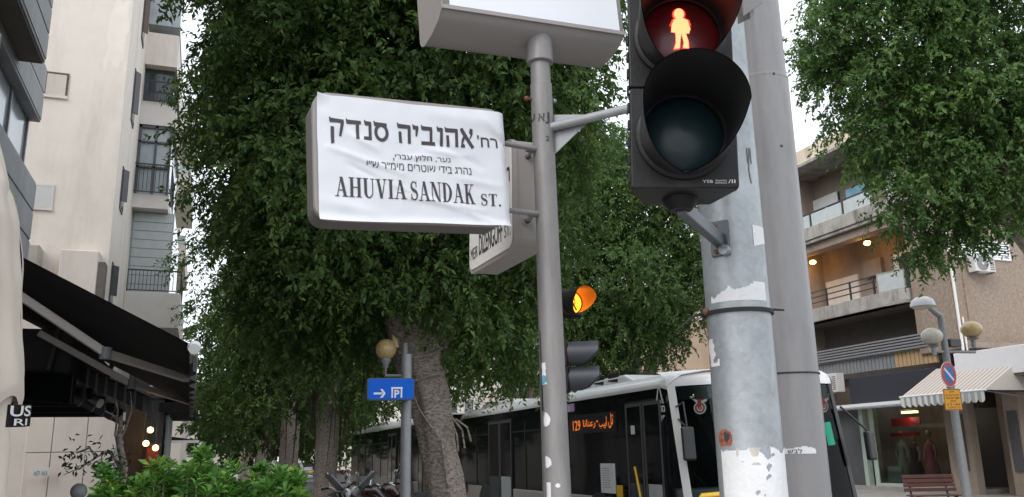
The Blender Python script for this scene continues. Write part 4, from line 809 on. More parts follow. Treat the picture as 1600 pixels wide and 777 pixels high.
row_tree(493, 23.7, [(402, 500, 23, 1.2), (430, 560, 23.5, 1.6), (378, 585, 23.5, .8), (520, 520, 23.5, 1.9), (600, 470, 24, 2.2), (450, 420, 24, 2.4), (410, 420, 24, 1.2), (545, 555, 23, .9), (385, 630, 23, .6), (640, 540, 24.5, 1.2), (700, 520, 25, 1.4), (450, 620, 24, .7), (690, 560, 24.5, .8)], 230, .12, 'ficus with a thick trunk behind the parked motorcycles, second along the kerb', 5, .30)
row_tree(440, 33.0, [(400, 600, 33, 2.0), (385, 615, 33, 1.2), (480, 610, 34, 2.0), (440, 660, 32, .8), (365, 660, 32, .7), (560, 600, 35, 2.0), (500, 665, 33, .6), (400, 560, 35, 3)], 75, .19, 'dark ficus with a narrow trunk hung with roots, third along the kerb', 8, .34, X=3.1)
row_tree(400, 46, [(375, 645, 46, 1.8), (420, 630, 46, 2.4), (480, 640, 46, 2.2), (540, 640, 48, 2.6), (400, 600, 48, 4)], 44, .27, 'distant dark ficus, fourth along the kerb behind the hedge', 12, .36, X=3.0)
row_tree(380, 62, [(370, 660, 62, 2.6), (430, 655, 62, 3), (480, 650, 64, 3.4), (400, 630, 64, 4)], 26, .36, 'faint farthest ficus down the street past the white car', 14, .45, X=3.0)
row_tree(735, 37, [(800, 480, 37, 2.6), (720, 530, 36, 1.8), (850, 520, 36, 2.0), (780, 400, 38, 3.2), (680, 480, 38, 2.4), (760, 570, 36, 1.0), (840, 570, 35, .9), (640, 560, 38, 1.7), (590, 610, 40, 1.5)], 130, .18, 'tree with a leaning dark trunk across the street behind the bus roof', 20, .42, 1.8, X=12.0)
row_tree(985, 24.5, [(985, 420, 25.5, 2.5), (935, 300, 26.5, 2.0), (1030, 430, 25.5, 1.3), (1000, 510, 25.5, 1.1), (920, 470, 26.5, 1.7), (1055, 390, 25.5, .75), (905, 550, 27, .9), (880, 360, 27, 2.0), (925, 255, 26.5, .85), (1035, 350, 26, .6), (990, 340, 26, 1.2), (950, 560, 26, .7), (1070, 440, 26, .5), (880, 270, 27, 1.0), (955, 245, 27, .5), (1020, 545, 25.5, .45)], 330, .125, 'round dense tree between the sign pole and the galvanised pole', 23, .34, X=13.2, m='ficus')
def right_tree():
    base = Vector((17.6, 12.6, .14)); t = thing('ficus_tree', 'large tree whose drooping crown fills the upper right corner', 'tree', base, 'trees across the street')
    trunk_mesh([base, base+Vector((-.1, 0, 2)), base+Vector((-.4, 0, 4)), base+Vector((-.9, 0, 5.6))], [.5, .36, .34, .36], 24, 5, .1, 3).build('trunk', M['bark'], t, 80)
    top = base+Vector((-.9, 0, 5.6))
    for i, (px, py, D) in enumerate(((1450, 120, 17), (1350, 150, 17), (1560, 60, 17), (1440, 290, 16.5), (1550, 250, 16.5), (1650, 100, 17))):
        e = atD(px, py, D); trunk_mesh([top+Vector((0, 0, -.4)), (top+e)/2+Vector((0, 0, .4)), e], [.2, .12, .04], 12, 3, .1, i).build('limb', M['bark'], t, 80)
    L = lob([(1450, 60, 17, 1.6), (1350, 45, 17, .9), (1380, 130, 16.8, 1.15), (1300, 35, 17, .38), (1560, 60, 17, 1.9), (1520, 180, 16.5, 1.5), (1430, 210, 16.5, 1.05), (1358, 210, 16.8, .62), (1600, 220, 16.4, 1.1), (1440, 300, 16.4, .8), (1500, 310, 16.4, .8), (1560, 285, 16.4, .75), (1412, 296, 16.6, .38), (1430, 370, 16.5, .42), (1480, 370, 16.4, .4), (1420, 400, 16.5, .22), (1595, 330, 16.3, .35), (1540, 345, 16.3, .36), (1330, 120, 17, .75), (1305, 125, 17.1, .22),
             (1480, -120, 17.5, 2.0), (1360, -80, 17.5, 1.2), (1650, 0, 17.5, 2.0), (1650, 250, 17, 1.2), (1480, 130, 18.6, 1.8), (1400, 60, 18.5, 1.4), (1560, 200, 18.4, 1.4), (1262, 25, 17, .22), (1250, 75, 17, .14), (1275, 95, 17, .16), (1268, 120, 17, .1), (1460, 330, 17.2, .6), (1430, 410, 16.5, .15)])
    crown(t, L, 310, .104, M['ficus2'], seed=31)
right_tree()

def hedge():
    t = thing('hedge', 'bright green leafy hedge in the lower left corner', 'hedge', (0, 5.8, .14))
    g = np.random.default_rng(5)
    MB().box(-.95, .75, 5.2, 6.5, .14, .55).build('planter', M['terra'], t, bevel=.03)
    pr = [(150, 740), (165, 722), (200, 735), (235, 715), (262, 712), (300, 702), (322, 698), (345, 710), (380, 728), (402, 712), (425, 722), (455, 726), (472, 735), (478, 760)]
    shoots = []
    for i in range(470):
        px = g.uniform(150, 480); top = np.interp(px, [a for a, b in pr], [b for a, b in pr])+20; py = top+abs(g.normal())*34+g.uniform(0, 10); D = g.uniform(5.4, 6.4)-.004*(py-top)
        p = atD(px, py, D)
        if g.random() < .25: p = atD(px, g.uniform(777, 1100), g.uniform(5.3, 6.2))
        shoots.append(p)
    for px, py in ((318, 700), (325, 703), (262, 716), (245, 720), (165, 725), (172, 735), (405, 722), (430, 727), (455, 733), (470, 740), (440, 730), (360, 722)):
        for k in range(3): shoots.append(atD(px+g.uniform(-9, 9), py+g.uniform(0, 12), 5.6+g.uniform(-.2, .2)))
    P, D, Nn, L, T = [], [], [], [], []
    for s in shoots:
        ax = Vector((g.normal()*.35, g.normal()*.35-.12, 1)).normalized(); a = ax.orthogonal().normalized(); b = ax.cross(a); st = g.random(); K = int(g.integers(8, 13)); ph = g.random()*6.3
        for k in range(K):
            th = ph+2.4*k; el = .15+.75*k/K; d = (a*math.cos(th)+b*math.sin(th))*math.cos(el)+ax*math.sin(el)
            P.append(s-ax*.05*(1-k/K)); D.append(d); Nn.append((ax-d*.3)); L.append(.084*(.75+.5*g.random())*(1-.35*k/K)); T.append(.25+.4*st*g.random()+.35*(k/K)*(st > .55)+.17*g.normal()-.12*(st < .3))
    P, D, Nn, L, T = np.array(P), unit(np.array(D)), unit(np.array(Nn)), np.array(L), np.array(T)
    # obovate leaf: two stacked kites make a rounded blade
    leaves('crown', P, D, Nn, L, L*.42, T, M['hedge'], t); leaves('crown', P+D*(L*.28)[:, None], D, Nn+.0, L*.74, L*.5, T, M['hedge'], t)
    m = MB()
    for s in shoots[:240]: m.tube([Vector((s.x*.9, s.y+.05, .5)), Vector((s.x*.97, s.y+.02, s.z-.3)), s], [.008, .006, .003], 5)
    m.build('stem', M['bark'], t)
hedge()
def creeper_post():
    p = atD(188, 777, 9); t = thing('bare_shrub', 'thin bare woody shrub climbing behind the left end of the hedge', 'shrub', (p.x, p.y, .14)); g = random.Random(3)
    q = lambda *a: [atD(px, py, 9) for px, py in a]
    MB().tube([Vector((p.x, p.y, .1))]+q((190, 777), (194, 730), (186, 690), (190, 650)), [.05, .045, .04, .032, .015], 8).build('stem', M['bark'], t, 80)
    for pp in (q((190, 735), (170, 705), (150, 715), (128, 730), (100, 742)), q((186, 690), (196, 670), (206, 640), (204, 612)), q((188, 710), (180, 680), (184, 640), (180, 622)), q((150, 715), (140, 700), (120, 708))): MB().tube(pp, [.016, .012, .009, .006, .004][:len(pp)], 6).build('branch', M['bark'], t, 80)
    n = 150; G = np.random.default_rng(9); px = G.uniform(95, 205, n); py = 722+G.normal(size=n)*14-(px-100)*.05
    P = np.array([list(atD(a, b, 9+.2*G.normal())) for a, b in zip(px, py)]); D = unit(G.normal(size=(n, 3))-np.array([0, 0, .5])); leaves('crown', P, D, unit(G.normal(size=(n, 3))+np.array([0, -.5, 1])), np.full(n, .07), np.full(n, .03), G.random(n)*.5, M['needle'], t)
creeper_post()

# ------------------------------------------------------------------ buses
def bus(name_label, X, Y0, L, front):
    b = thing('city_bus', name_label, 'bus', (X, Y0, 0), 'white city buses at the far side of the lane'); Wd = 2.55
    zs, zb, zt = .95, 2.78, 2.95                      # sill, roof band, band top
    y1 = Y0+L
    MB().box(X, X+Wd, Y0+.1, y1, .32, zs).build('lower_body', M['busl'], b, bevel=.03)
    MB().box(X+.02, X+.06, Y0+.12, y1-.02, zs, zb).build('side_glass', M['busg'], b)
    MB().prism(Fr((0, 0, 0), (0, 1, 0), (0, 0, 1)), [(Y0-.84 if front else Y0+.12, zb), (Y0-1.16 if front else Y0+.12, zs), (y1-.02, zs), (y1-.02, zb)], X+Wd-.06, X+Wd-.02).build('far_glass', M['busg'], b)
    MB().box(X+.06, X+Wd-.06, y1-.08, y1-.02, zs, zb).build('rear_wall', M['busw'], b); MB().box(X+.1, X+Wd-.1, Y0+.3, y1-.1, .34, .42).build('cab_floor', M['dgrey'], b)
    # glazing bars on the dark band
    nb = 7
    for k in range(1, nb):
        y = Y0+2.9+(L-3.2)*k/nb; MB().box(X+.005, X+.021, y, y+.05, zs+.02, zb-.3).build('window_bar', M['busk'], b)
    MB().box(X+.004, X+.0205, Y0+2.9, y1-.1, zb-.52, zb-.485).build('window_rail', M['busk'], b)
    # roof shell: cove sides and gently crowned top
    sec = [(0, zb), (0, zb+.05), (.05, zt-.03), (.16, zt+.06), (.5, zt+.11), (1.275, zt+.13), (2.05, zt+.11), (2.39, zt+.06), (2.5, zt-.03), (2.55, zb+.05), (2.55, zb)]
    def rf(u, v):
        i = min(int(u*(len(sec)-1)), len(sec)-2); f = u*(len(sec)-1)-i; a = sec[i][0]*(1-f)+sec[i+1][0]*f; z = sec[i][1]*(1-f)+sec[i+1][1]*f
        y = Y0+.02+(L-.04)*v; tt = (a-1.275)/1.275; bul = -(.62*(1-abs(tt)**2.8) if tt < 0 else .62+.22*tt-.1*tt**6)*max(0, 1-v*L/.8) if front else 0
        return Vector((X+a, y+bul, z-(.05 if v == 0 or v == 1 else 0)))
    MB().grid(rf, 30, 48).build('roof', M['busw'], b, 50)
    # roof units
    h0 = Y0+1.6
    def pod(ya, yb, x0, x1, z): return MB().prism(Fr((0, 0, 0), (0, 1, 0), (0, 0, 1)), [(ya, zt+.05), (ya+.5, z), (yb-.5, z), (yb, zt+.05)], X+x0, X+x1).build('roof_unit', M['busw'], b, bevel=.04)
    u = pod(h0, h0+4.4, .28, 2.3, zt+.22)
    for k in range(5): MB().fbox(Fr((X+.27, h0+.75+.62*k, zt+.1), (.02, .97, .1), (.22, -.18, .95)), 0, .42, 0, .17, -.005, .012).build('vent', M['busk'], u)
    pod(Y0+8.0, Y0+min(11.2, L-.6), .3, 2.3, zt+.20)
    # wheels
    for y in (Y0+2.75, Y0+L-2.4):
        for x in (X+.03, X+Wd-.31):
            w = MB().lathe((x, y, .48), [(.3, 0), (.46, .01), (.48, .05), (.48, .24), (.46, .28), (.3, .28)], 28, Fr((0, 0, 0), (0, 1, 0), (0, 0, 1), (1, 0, 0))).build('wheel', M['rubber'], b, 50)
            MB().lathe((x+.0, y, .48), [(.01, .0), (.12, -.015), (.16, .03), (.29, .02), (.30, .0)], 20, Fr((0, 0, 0), (0, 1, 0), (0, 0, 1), (1, 0, 0))).build('rim', M['mgrey'], w, 50)
        fr = Fr((X-.003, y, .48), (0, 1, 0), (0, 0, 1), (-1, 0, 0)); arc = [(.62*math.cos(PI*k/16), .55*math.sin(PI*k/16)) for k in range(17)]
        MB().prism(fr, arc+[(-.62, -.15), (.62, -.15)], 0, .004).build('wheel_arch', M['busk'], b)
    # side doors
    def door(ya, yb, n):
        MB().box(X-.004, X+.018, ya, yb, .36, 2.62).build('doorway', M['busk'], b)
        w = (yb-ya)/n
        for k in range(n):
            y = ya+k*w; d = MB().box(X-.016, X-.005, y+.03, y+w-.03, .40, 2.55).build('door', M['busg'], b)
            MB().box(X-.024, X-.0165, y+.02, y+.07, .40, 2.58).box(X-.024, X-.0165, y+w-.07, y+w-.02, .40, 2.58).box(X-.024, X-.0165, y+.07, y+w-.07, 2.52, 2.58).build('door_frame', M['dgrey'], d)
            MB().box(X-.022, X-.017, y+.1, y+w-.1, .5, 1.22).build('lower_pane', M['frost'] if k == 0 and front else M['winpane'], d)
    if front:
        door(Y0+.25, Y0+1.55, 2); door(Y0+7.6, Y0+9.4, 2)
        MB().tube([(X-.03, Y0+1.25, 1.5), (X-.04, Y0+.95, .6)], .022, 8).build('yellow_rail', M['yellow'], b, 50)
        sidefr = Fr((X-.006, 0, 0), (0, -1, 0), (0, 0, 1), (-1, 0, 0))
        fn = lambda a, c: Vector((X-.006, a, c))
        # destination display
        ya, yb, z0, z1 = atX(896, 675, X).y, atX(958, 650, X).y, 2.19, 2.41
        d = MB().box(X-.004, X+.018, yb-.1, ya+.1, z0-.06, z1+.08).build('route_display', M['busk'], b)
        w = ya-yb
        letters('lettering', '129', fn, (ya, ya-.20*w, z0, z1-.02), M['led'], d, .01)
        letters('lettering', '\ufe8e\ufee7\ufe8e\ufee8\ufecb\ufead', fn, (ya-.27*w, ya-.58*w, z0+.02, z1-.02), M['led'], d, .01)
        letters('lettering', '-', fn, (ya-.61*w, ya-.645*w, z0+.13, z0+.16), M['led'], d)
        letters('lettering', '\ufe90\ufef4\ufe91\ufe83', fn, (ya-.67*w, ya-.86*w, z0, z1), M['led'], d, .01)
        letters('lettering', '\ufede\ufe97', fn, (ya-.89*w, ya-1.0*w, z0, z1+.05), M['led'], d, .01)
        # company emblem by the door
        em = Fr((X-.006, atX(1030, 612, X).y, 2.38), (0, -1, 0), (0, 0, 1), (-1, 0, 0)); e = MB()
        for x0, x1 in ((-.14, -.03), (.14, .03)): e.flat(em, [(x0, .14), (x0*.62, .14), (x1*.1, .42), (x1, .42)] if x0 < 0 else [(x1, .42), (x1*.1, .42), (x0*.62, .14), (x0, .14)])
        e.flat(em, [(-.055, .14), (.055, .14), (.03, .2), (-.03, .2)]); eo = e.build('emblem', M['cardw'], b)
        letters('lettering', heb('מטרו'), lambda a, c: em.p(a, c), (-.16, .16, 0, .11), M['cardw'], eo, .03); letters('lettering', heb('פולין'), lambda a, c: em.p(a, c), (-.16, .16, -.17, -.03), M['cardw'], eo, .03)
        n = MB().box(X-.008, X+.018, atX(960, 740, X).y, atX(939, 740, X).y, 1.02, 1.55).build('notice', M['cardw'], b)
        for k in range(9): yy = atX(941, 740, X).y; MB().box(X-.010, X-.0085, yy-.36+.02*(k % 3), yy-.02, 1.12+.042*k, 1.128+.042*k).build('print_line', M['mgrey'], n)
        y_ = atX(968, 760, X).y; MB().box(X-.008, X+.018, y_-.09, y_+.11, .97, 1.17).build('yellow_notice', M['yellow'], b)
        y_ = atX(891, 640, X).y; l = MB().box(X-.008, X+.018, y_-.18, y_+.15, 2.58, 2.74).build('lilac_sign', M['lilac'], b); letters('lettering', '129', lambda a, c: Vector((X-.01, a, c)), (y_+.1, y_-.02, 2.6, 2.7), M['cardw'], l, .02)
        y_ = atX(990, 668, X).y; MB().box(X-.022, X-.018, y_-.07, y_+.07, 2.05, 2.2).build('door_sticker', M['cardw'], b)
        y_ = atX(858, 618, X).y; s = letters('lettering', 'METROPOLINE', lambda a, c: Vector((X-.004, a, c)), (y_+.9, y_-.5, zb+.05, zb+.13), M['orange_t'], b)
        y_ = atX(925, 772, X).y; letters('lettering', heb('קו לקו'), lambda a, c: Vector((X-.005, a, c)), (y_+.45, y_-.5, .76, .88), M['red'], b)
        # front: cap, windscreen, panel, pillar
        def fs(s, z, out=0):
            a = 2.55*s; tt = (a-1.275)/1.275; bul = .8*(1-abs(tt)**2.8) if tt < 0 else .8+.22*tt-.1*tt**6; lean = .34*max(0, (2.8-z)/1.9)
            return Vector((X+a, Y0+.06-bul-lean-out, z))
        MB().grid(lambda u, v: fs(u, zb+.24*v)+Vector((0, .30*v**3, .02*v)), 30, 6).build('front_cap', M['busw'], b, 50)
        MB().grid(lambda u, v: fs(.03+.95*u, 1.0+(zb-.02-1.0)*v), 30, 12).build('windscreen', M['wind'], b, 60)
        MB().grid(lambda u, v: fs(u, .3+.7*v), 30, 8).build('front_panel', M['busk'], b, 50)
        MB().grid(lambda u, v: fs(.0+.030*u, .35+(zb+.02-.35)*v, .02), 3, 14).build('white_pillar', M['busw'], b, 60)
        MB().grid(lambda u, v: fs(.968+.032*u, .35+(zb-.35)*v, .01), 3, 14).build('black_pillar', M['busk'], b, 60)
        MB().grid(lambda u, v: fs(.045+.92*u, zb-.22+.2*v, -.03), 24, 2).build('destination_box', M['busk'], b, 60)
        # pennant emblems hung in the windscreen
        for s in (.135, .93):
            o = fs(s, 2.60, -.05); p2 = fs(min(s+.05, .99), 2.6, -.05); fr = Fr(o, (p2-o), (0, -.12, 1)); fr.o += fr.n*-.0
            if fr.n.y > 0: fr.n = -fr.n
            k_ = .62; S_ = lambda q: [(a*k_, c*k_) for a, c in q]
            pe = MB().prism(fr, S_([(-.28, 0), (.26, .03), (.17, -.14), (.08, -.18), (.1, -.36), (-.1, -.36), (-.08, -.18)]), -.004, .004).build('pennant', M['cardw'], b)
            MB().prism(fr, S_([(-.17, -.03), (.17, -.01), (.10, -.10), (-.04, -.13)]), .0045, .007).build('red_wing', M['redsign_b'], pe)
            ring = lambda r0, r1, c: MB().lathe(fr.p(0, -.30*k_, c), [(r0*k_, 0), (r1*k_, 0), (r1*k_, .003), (r0*k_, .003)], 24, fr)
            MB().lathe(fr.p(0, -.30*k_, .0), [(.001, -.004), (.16*k_, -.004), (.16*k_, .004), (.001, .004)], 24, fr).build('disc', M['cardw'], pe); ring(.085, .13, .0045).build('red_ring', M['redsign_b'], pe); ring(.02, .05, .0045).build('red_hub', M['redsign_b'], pe)
            MB().fbox(fr, -.04, .02, -.18, -.06, .0045, .0075).build('red_bar', M['redsign_b'], pe)
        p = fs(.12, 2.62, -.12); MB().ball(p, .06, 14, 10).build('cab_lamp', M['headl'], b, 60)
        # mirrors on arms
        for s, dx, z in ((.0, -.10, 1.75), (.40, .0, 2.05)):
            q = fs(max(s, .02), 2.45, .05); r = Vector((q.x+dx+.06, q.y-.35, z+.35)); mo = MB().tube([q, q+Vector((dx*.5, -.3, .05)), r], .018, 8).tube([fs(max(s, .02), 2.25, .05), r+Vector((0, .02, .02))], .014, 8).build('mirror_arm', M['busk'], b, 50)
            MB().fbox(Fr(r, (1, -.2, 0), (0, .05, 1)), -.10, .10, -.50 if s < .1 else -.2, .02, -.05, .05).build('mirror', M['busk'], mo, bevel=.03)
        q = fs(.995, 2.1, .05); r = q+Vector((.28, -.25, -.1)); mo = MB().tube([q+Vector((0, 0, .3)), r], .018, 8).build('mirror_arm', M['busk'], b, 50); MB().fbox(Fr(r, (1, .3, 0), (0, .05, 1)), -.09, .09, -.45, 0, -.05, .05).build('mirror', M['busk'], mo, bevel=.03)
        # wipers, steering wheel, seat, cab
        for s0, s1 in ((.2, .36), (.6, .78)): MB().tube([fs(s0, 1.06, .03), fs(s1, 1.85, .03)], .012, 6).build('wiper', M['busk'], b)
        MB().box(X+.15, X+2.4, Y0+.15, Y0+.55, .45, 1.15).build('dashboard', M['dgrey'], b, bevel=.05)
        sw = Fr((X+1.95, Y0+.6, 1.3), (1, 0, 0), (0, .45, .9)); MB().tube([sw.p(.23*math.cos(2*PI*k/24), .23*math.sin(2*PI*k/24)) for k in range(25)], .02, 8).tube([sw.p(-.22, 0), sw.p(.22, 0)], .02, 6).tube([sw.o, sw.p(0, -.1, -.5)], .03, 6).build('steering_wheel', M['busk'], b, 60)
        MB().box(X+1.65, X+2.2, Y0+1.15, Y0+1.3, .9, 1.75).box(X+1.65, X+2.2, Y0+.85, Y0+1.3, .8, .95).build('driver_seat', M['dgrey'], b, bevel=.04)
        MB().box(X+.1, X+2.4, Y0+2.2, Y0+2.25, .42, 2.7).build('cab_partition', M['busk'], b)
        MB().tube([fs(.93, 2.15, -.12), fs(.93, 1.8, -.12)], .055, 14).build('green_reflection', M['greenem'], b, 60)  # glowing tube standing in for a green lamp's reflection in the windscreen
    else:
        door(Y0+5, Y0+6.5, 2); door(Y0+.3, Y0+1.6, 2)
        MB().grid(lambda u, v: Vector((X+2.55*u, Y0+.06-.35*(1-abs(2*u-1)**2.6), .32+2.5*v)), 20, 8).build('front_panel', M['busk'], b, 60)
    return b
M['redsign_b'] = mat('pennant_red', (.62, .04, .05), .5)
M['orange_t'] = mat('orange_print', (.62, .22, .06), .5)
bus('white bus with dark glass and amber route display, nearest, behind the poles', 7.15, 12.3, 12.1, True)
bus('second white bus standing nose to tail behind the first, beyond the tree trunk', 6.75, 26.3, 15.2, False)
r = thing('guard_rail', 'bent yellow tube guard rail in front of the bus, beside the galvanised pole', 'guard rail', (5.0, 8.0, .14))
p0, p1 = atD(1092, 778, 9.5), atD(1132, 769, 9.5); d = p1-p0
MB().tube([(p0.x-.02, p0.y, .14), p0-Vector((.02, 0, .05)), p0+Vector((.04, 0, .02)), p1+Vector((.6, -.3, .03)), p1+Vector((.72, -.36, -.05)), (p1.x+.73, p1.y-.37, .14)], .03, 10).build('tube', M['yellow'], r, 50)
for q in ((p0.x-.02, p0.y), (p1.x+.73, p1.y-.37)): MB().lathe((*q, .14), [(.09, 0), (.09, .015), (.03, .02)], 14).build('base_plate', M['yellow'], r, 40)

# ------------------------------------------------------------------ motorcycles
def motorcycle(label, scooter=False):
    b = thing('motorcycle', label, 'motorcycle', (0, 0, 0), 'motorcycles parked on the pavement')
    ax = Fr((0, 0, 0), (1, 0, 0), (0, 0, 1), (0, -1, 0)); r = .30
    for x in (-.68, .68):
        w = MB().lathe((x, .06, r), [(r-.09, 0), (r-.02, .0), (r, .04), (r, .08), (r-.02, .12), (r-.09, .12)], 28, ax).build('wheel', M['rubber'], b, 50)
        m = MB().lathe((x, .05, r), [(r-.1, 0), (r-.085, .0), (r-.085, .1), (r-.1, .1)], 24, ax).lathe((x, .05, r), [(.001, -.02), (.06, -.02), (.06, .12), (.001, .12)], 12, ax)
        for k in range(6): m.tube([(x, 0, r), (x+(r-.09)*math.cos(k*PI/3), 0, r+(r-.09)*math.sin(k*PI/3))], .014, 5)
        m.build('rim', M['chrome'], w, 50)
        MB().grid(lambda u, v: Vector((x+(r+.04)*math.cos(.3+2.4*u), -.075+.15*v, r+(r+.04)*math.sin(.3+2.4*u))), 12, 2).build('mudguard', M['dgrey'], b, 60)
    body = M['dgrey'] if scooter else M['busk']
    MB().tube([(-.1, 0, .35), (.1, 0, .3), (.25, 0, .45), (.4, 0, .82)], [.10, .13, .12, .05], 10).build('frame', M['mgrey'], b, 60)
    MB().tube([(-.68, .1, .3), (-.15, .1, .36)], .03, 8).tube([(-.68, -.1, .3), (-.15, -.1, .36)], .03, 8).build('swing_arm', M['steel'], b, 50)
    if not scooter:
        MB().tube([(-.05, 0, .78), (.1, 0, .86), (.28, 0, .9), (.42, 0, .84)], [.09, .15, .17, .07], 14).build('fuel_tank', M['darkred'], b, 60)
        MB().tube([(-.1, -.14, .3), (-.5, -.16, .32), (-.95, -.18, .42)], [.04, .06, .065], 12).build('exhaust', M['chrome'], b, 50)
        MB().lathe((.1, .16, .42), [(.001, 0), (.14, 0), (.14, -.32), (.001, -.32)], 16, Fr((0, 0, 0), (1, 0, 0), (0, 0, -1), (0, 1, 0))).build('engine', M['steel'], b, 50)
    else:
        MB().grid(lambda u, v: Vector((.42+.10*math.cos(PI*(u-.5))+.06*(1-v), -.2+.4*u, .35+.6*v)), 12, 8).build('leg_shield', body, b, 60)
        MB().box(-.1, .4, -.14, .14, .28, .36).build('footboard', body, b, bevel=.03); MB().tube([(-.05, 0, .45), (-.4, 0, .58), (-.8, 0, .72)], [.15, .19, .08], 14).build('body_panel', body, b, 60)
        tc = MB().box(-1.12, -.74, -.2, .2, .88, 1.16).build('top_case', M['busk'], b, bevel=.07, seg=3); MB().box(-1.13, -1.115, -.12, .12, .96, 1.03).build('reflector', M['red'], tc)
    s = MB().grid(lambda u, v: Vector((-.85+.95*u, (-.15+.3*v)*(1-.35*(1-u)**2), .80+.07*math.sin(u*6)+.05*math.sin(PI*v)+.05*(1-u))), 16, 8)
    s.grid(lambda u, v: Vector((-.85+.95*u, (-.15+.3*v)*(1-.35*(1-u)**2), .70+.03*(1-u))), 8, 4); s.build('seat', M['rubber'], b, 60)
    MB().tube([(-.85, 0, .82), (-.98, 0, .86)], [.06, .04], 10).build('tail_light', M['red'], b, 50)
    for y in (-.1, .1): MB().tube([(.68, y, .3), (.42, y, .95)], [.03, .025], 8).build('fork', M['chrome'], b, 50)
    h = MB().tube([(.28, -.38, 1.02), (.4, -.26, 1.04), (.43, -.1, .98), (.43, .1, .98), (.4, .26, 1.04), (.28, .38, 1.02)], .014, 8).build('handlebar', M['chrome'], b, 60)
    for y in (-1, 1): MB().tube([(.26, y*.40, 1.02), (.36, y*.29, 1.035)], .02, 8).build('grip', M['rubber'], h); 
    for y in (-1, 1):
        q = MB().tube([(.39, y*.27, 1.04), (.40, y*.33, 1.17), (.38, y*.36, 1.24)], .008, 6).build('mirror_stem', M['chrome'], b, 50)
        MB().lathe((.375, y*.37, 1.26), [(.001, -.02), (.05, -.015), (.062, .0), (.06, .01), (.001, .012)], 14, Fr((0, 0, 0), (0, 1, 0), (0, 0, 1), (-1, 0, 0))).build('mirror', M['chrome'], q, 60)
    MB().ball((.56, 0, .92), .09, 16, 10).build('headlight', M['white'], b, 60)
    MB().grid(lambda u, v: Vector((.58-.30*v-.10*(2*u-1)**2, (-.17+.34*u)*(1-.3*v), .96+.34*v)), 10, 8).build('windshield', M['frost2'], b, 60)
    return b
M['darkred'] = mat('dark_red_paint', (.035, .012, .012), .25, coat=.6); M['frost2'] = mat('tinted_screen', (.25, .27, .28), .15)
mc = motorcycle('motorcycle with a tall raked windscreen and chrome bars beside the blue sign post')
sc = motorcycle('black scooter with a square top case behind the hedge', True)
spots = [(mc, 590, 16.6, 2.5, None), (sc, 505, 15.5, .35, None), (mc, 615, 17.8, 2.2, 'motorcycle half hidden by the blue sign post, nearest the tree trunk'), (mc, 548, 19.0, .9, 'dark motorcycle with its seat towards us between scooter and raked windscreen bike'), (sc, 645, 18.5, 2.7, 'black scooter mostly hidden behind the big pale trunk')]
used = set()
for src, px, D, rz, lab in spots:
    p = atD(px, 760, D); o = src if src.name not in used else copy_tree(src); used.add(src.name)
    o.location = (p.x, p.y, .14); o.rotation_euler = (0, R(-5), rz)
    if lab: o['label'] = lab
    if o not in (mc, sc):
        for ch in [c for c in o.children if c.name.startswith('windshield')]: bpy.data.objects.remove(ch)
# low pale block wall with terracotta edge by the second tree
p0, p1 = atD(508, 738, 24), atD(546, 738, 24); b = thing('planter_box', 'low pale planter box with an orange rim below the second ficus', 'planter', (p0.x, p0.y, .14))
MB().box(p0.x, p1.x, p0.y-.1, p0.y+.5, .14, p0.z-.03).build('box', M['bayw'], b, bevel=.02); MB().box(p0.x-.03, p1.x+.04, p0.y-.14, p0.y+.54, p0.z-.03, p0.z+.04).build('rim', M['terra'], b, bevel=.01)
def car(label, loc, rz, paint):
    c = thing('parked_car', label, 'car', (0, 0, 0))
    pr = [(-2.1, .35), (-2.12, .75), (-1.95, .95), (-1.5, 1.0), (-1.15, 1.38), (-.5, 1.47), (.45, 1.45), (1.1, 1.02), (1.9, .9), (2.1, .7), (2.1, .35)]
    MB().prism(Fr((0, 0, 0), (1, 0, 0), (0, 0, 1), (0, -1, 0)), pr, -.85, .85).build('body', paint, c, bevel=.08, seg=3)
    for x, z0, z1, dx in ((-1.42, 1.05, 1.38, .26),): MB().add([(-1.5, -.68, 1.04), (-1.5, .68, 1.04), (-1.19, .6, 1.37), (-1.19, -.6, 1.37)], [(0, 1, 2, 3)]).build('rear_window', M['busg'], c)
    MB().add([(1.09, -.68, 1.06), (1.09, .68, 1.06), (.49, .6, 1.44), (.49, -.6, 1.44)], [(0, 1, 2, 3)]).build('windscreen', M['busg'], c)
    for s in (-1, 1): MB().add([(-1.25, s*.856, 1.05), (.95, s*.856, 1.05), (.4, s*.856, 1.38), (-.95, s*.856, 1.38)], [(0, 1, 2, 3)]).build('side_window', M['busg'], c)
    for x in (-1.35, 1.35):
        for s in (-1, 1): MB().lathe((x, s*.78, .32), [(.01, -.09), (.2, -.1), (.31, -.1), (.32, 0), (.31, .1), (.2, .1)], 20, Fr((0, 0, 0), (1, 0, 0), (0, 0, 1), (0, -1, 0))).build('wheel', M['rubber'], c, 50)
    for s in (-1, 1): MB().box(-2.14, -2.08, s*.75-.12, s*.75+.12, .72, .9).build('tail_light', M['red'], c); MB().box(2.0, 2.12, s*.65-.16, s*.65+.16, .66, .78).build('headlight', M['white'], c)
    MB().box(-2.145, -2.11, -.26, .26, .55, .66).build('number_plate', M['yellow'], c)
    c.location = loc; c.rotation_euler = (0, 0, rz); return c
p = atD(452, 722, 62); car('small white car far down the street between the tree trunks', (p.x, p.y, 0), PI/2, M['busw'])
p = atD(472, 724, 70); car('dark grey car beside the far white car', (p.x+1.2, p.y+6, 0), PI/2, M['mgrey'])
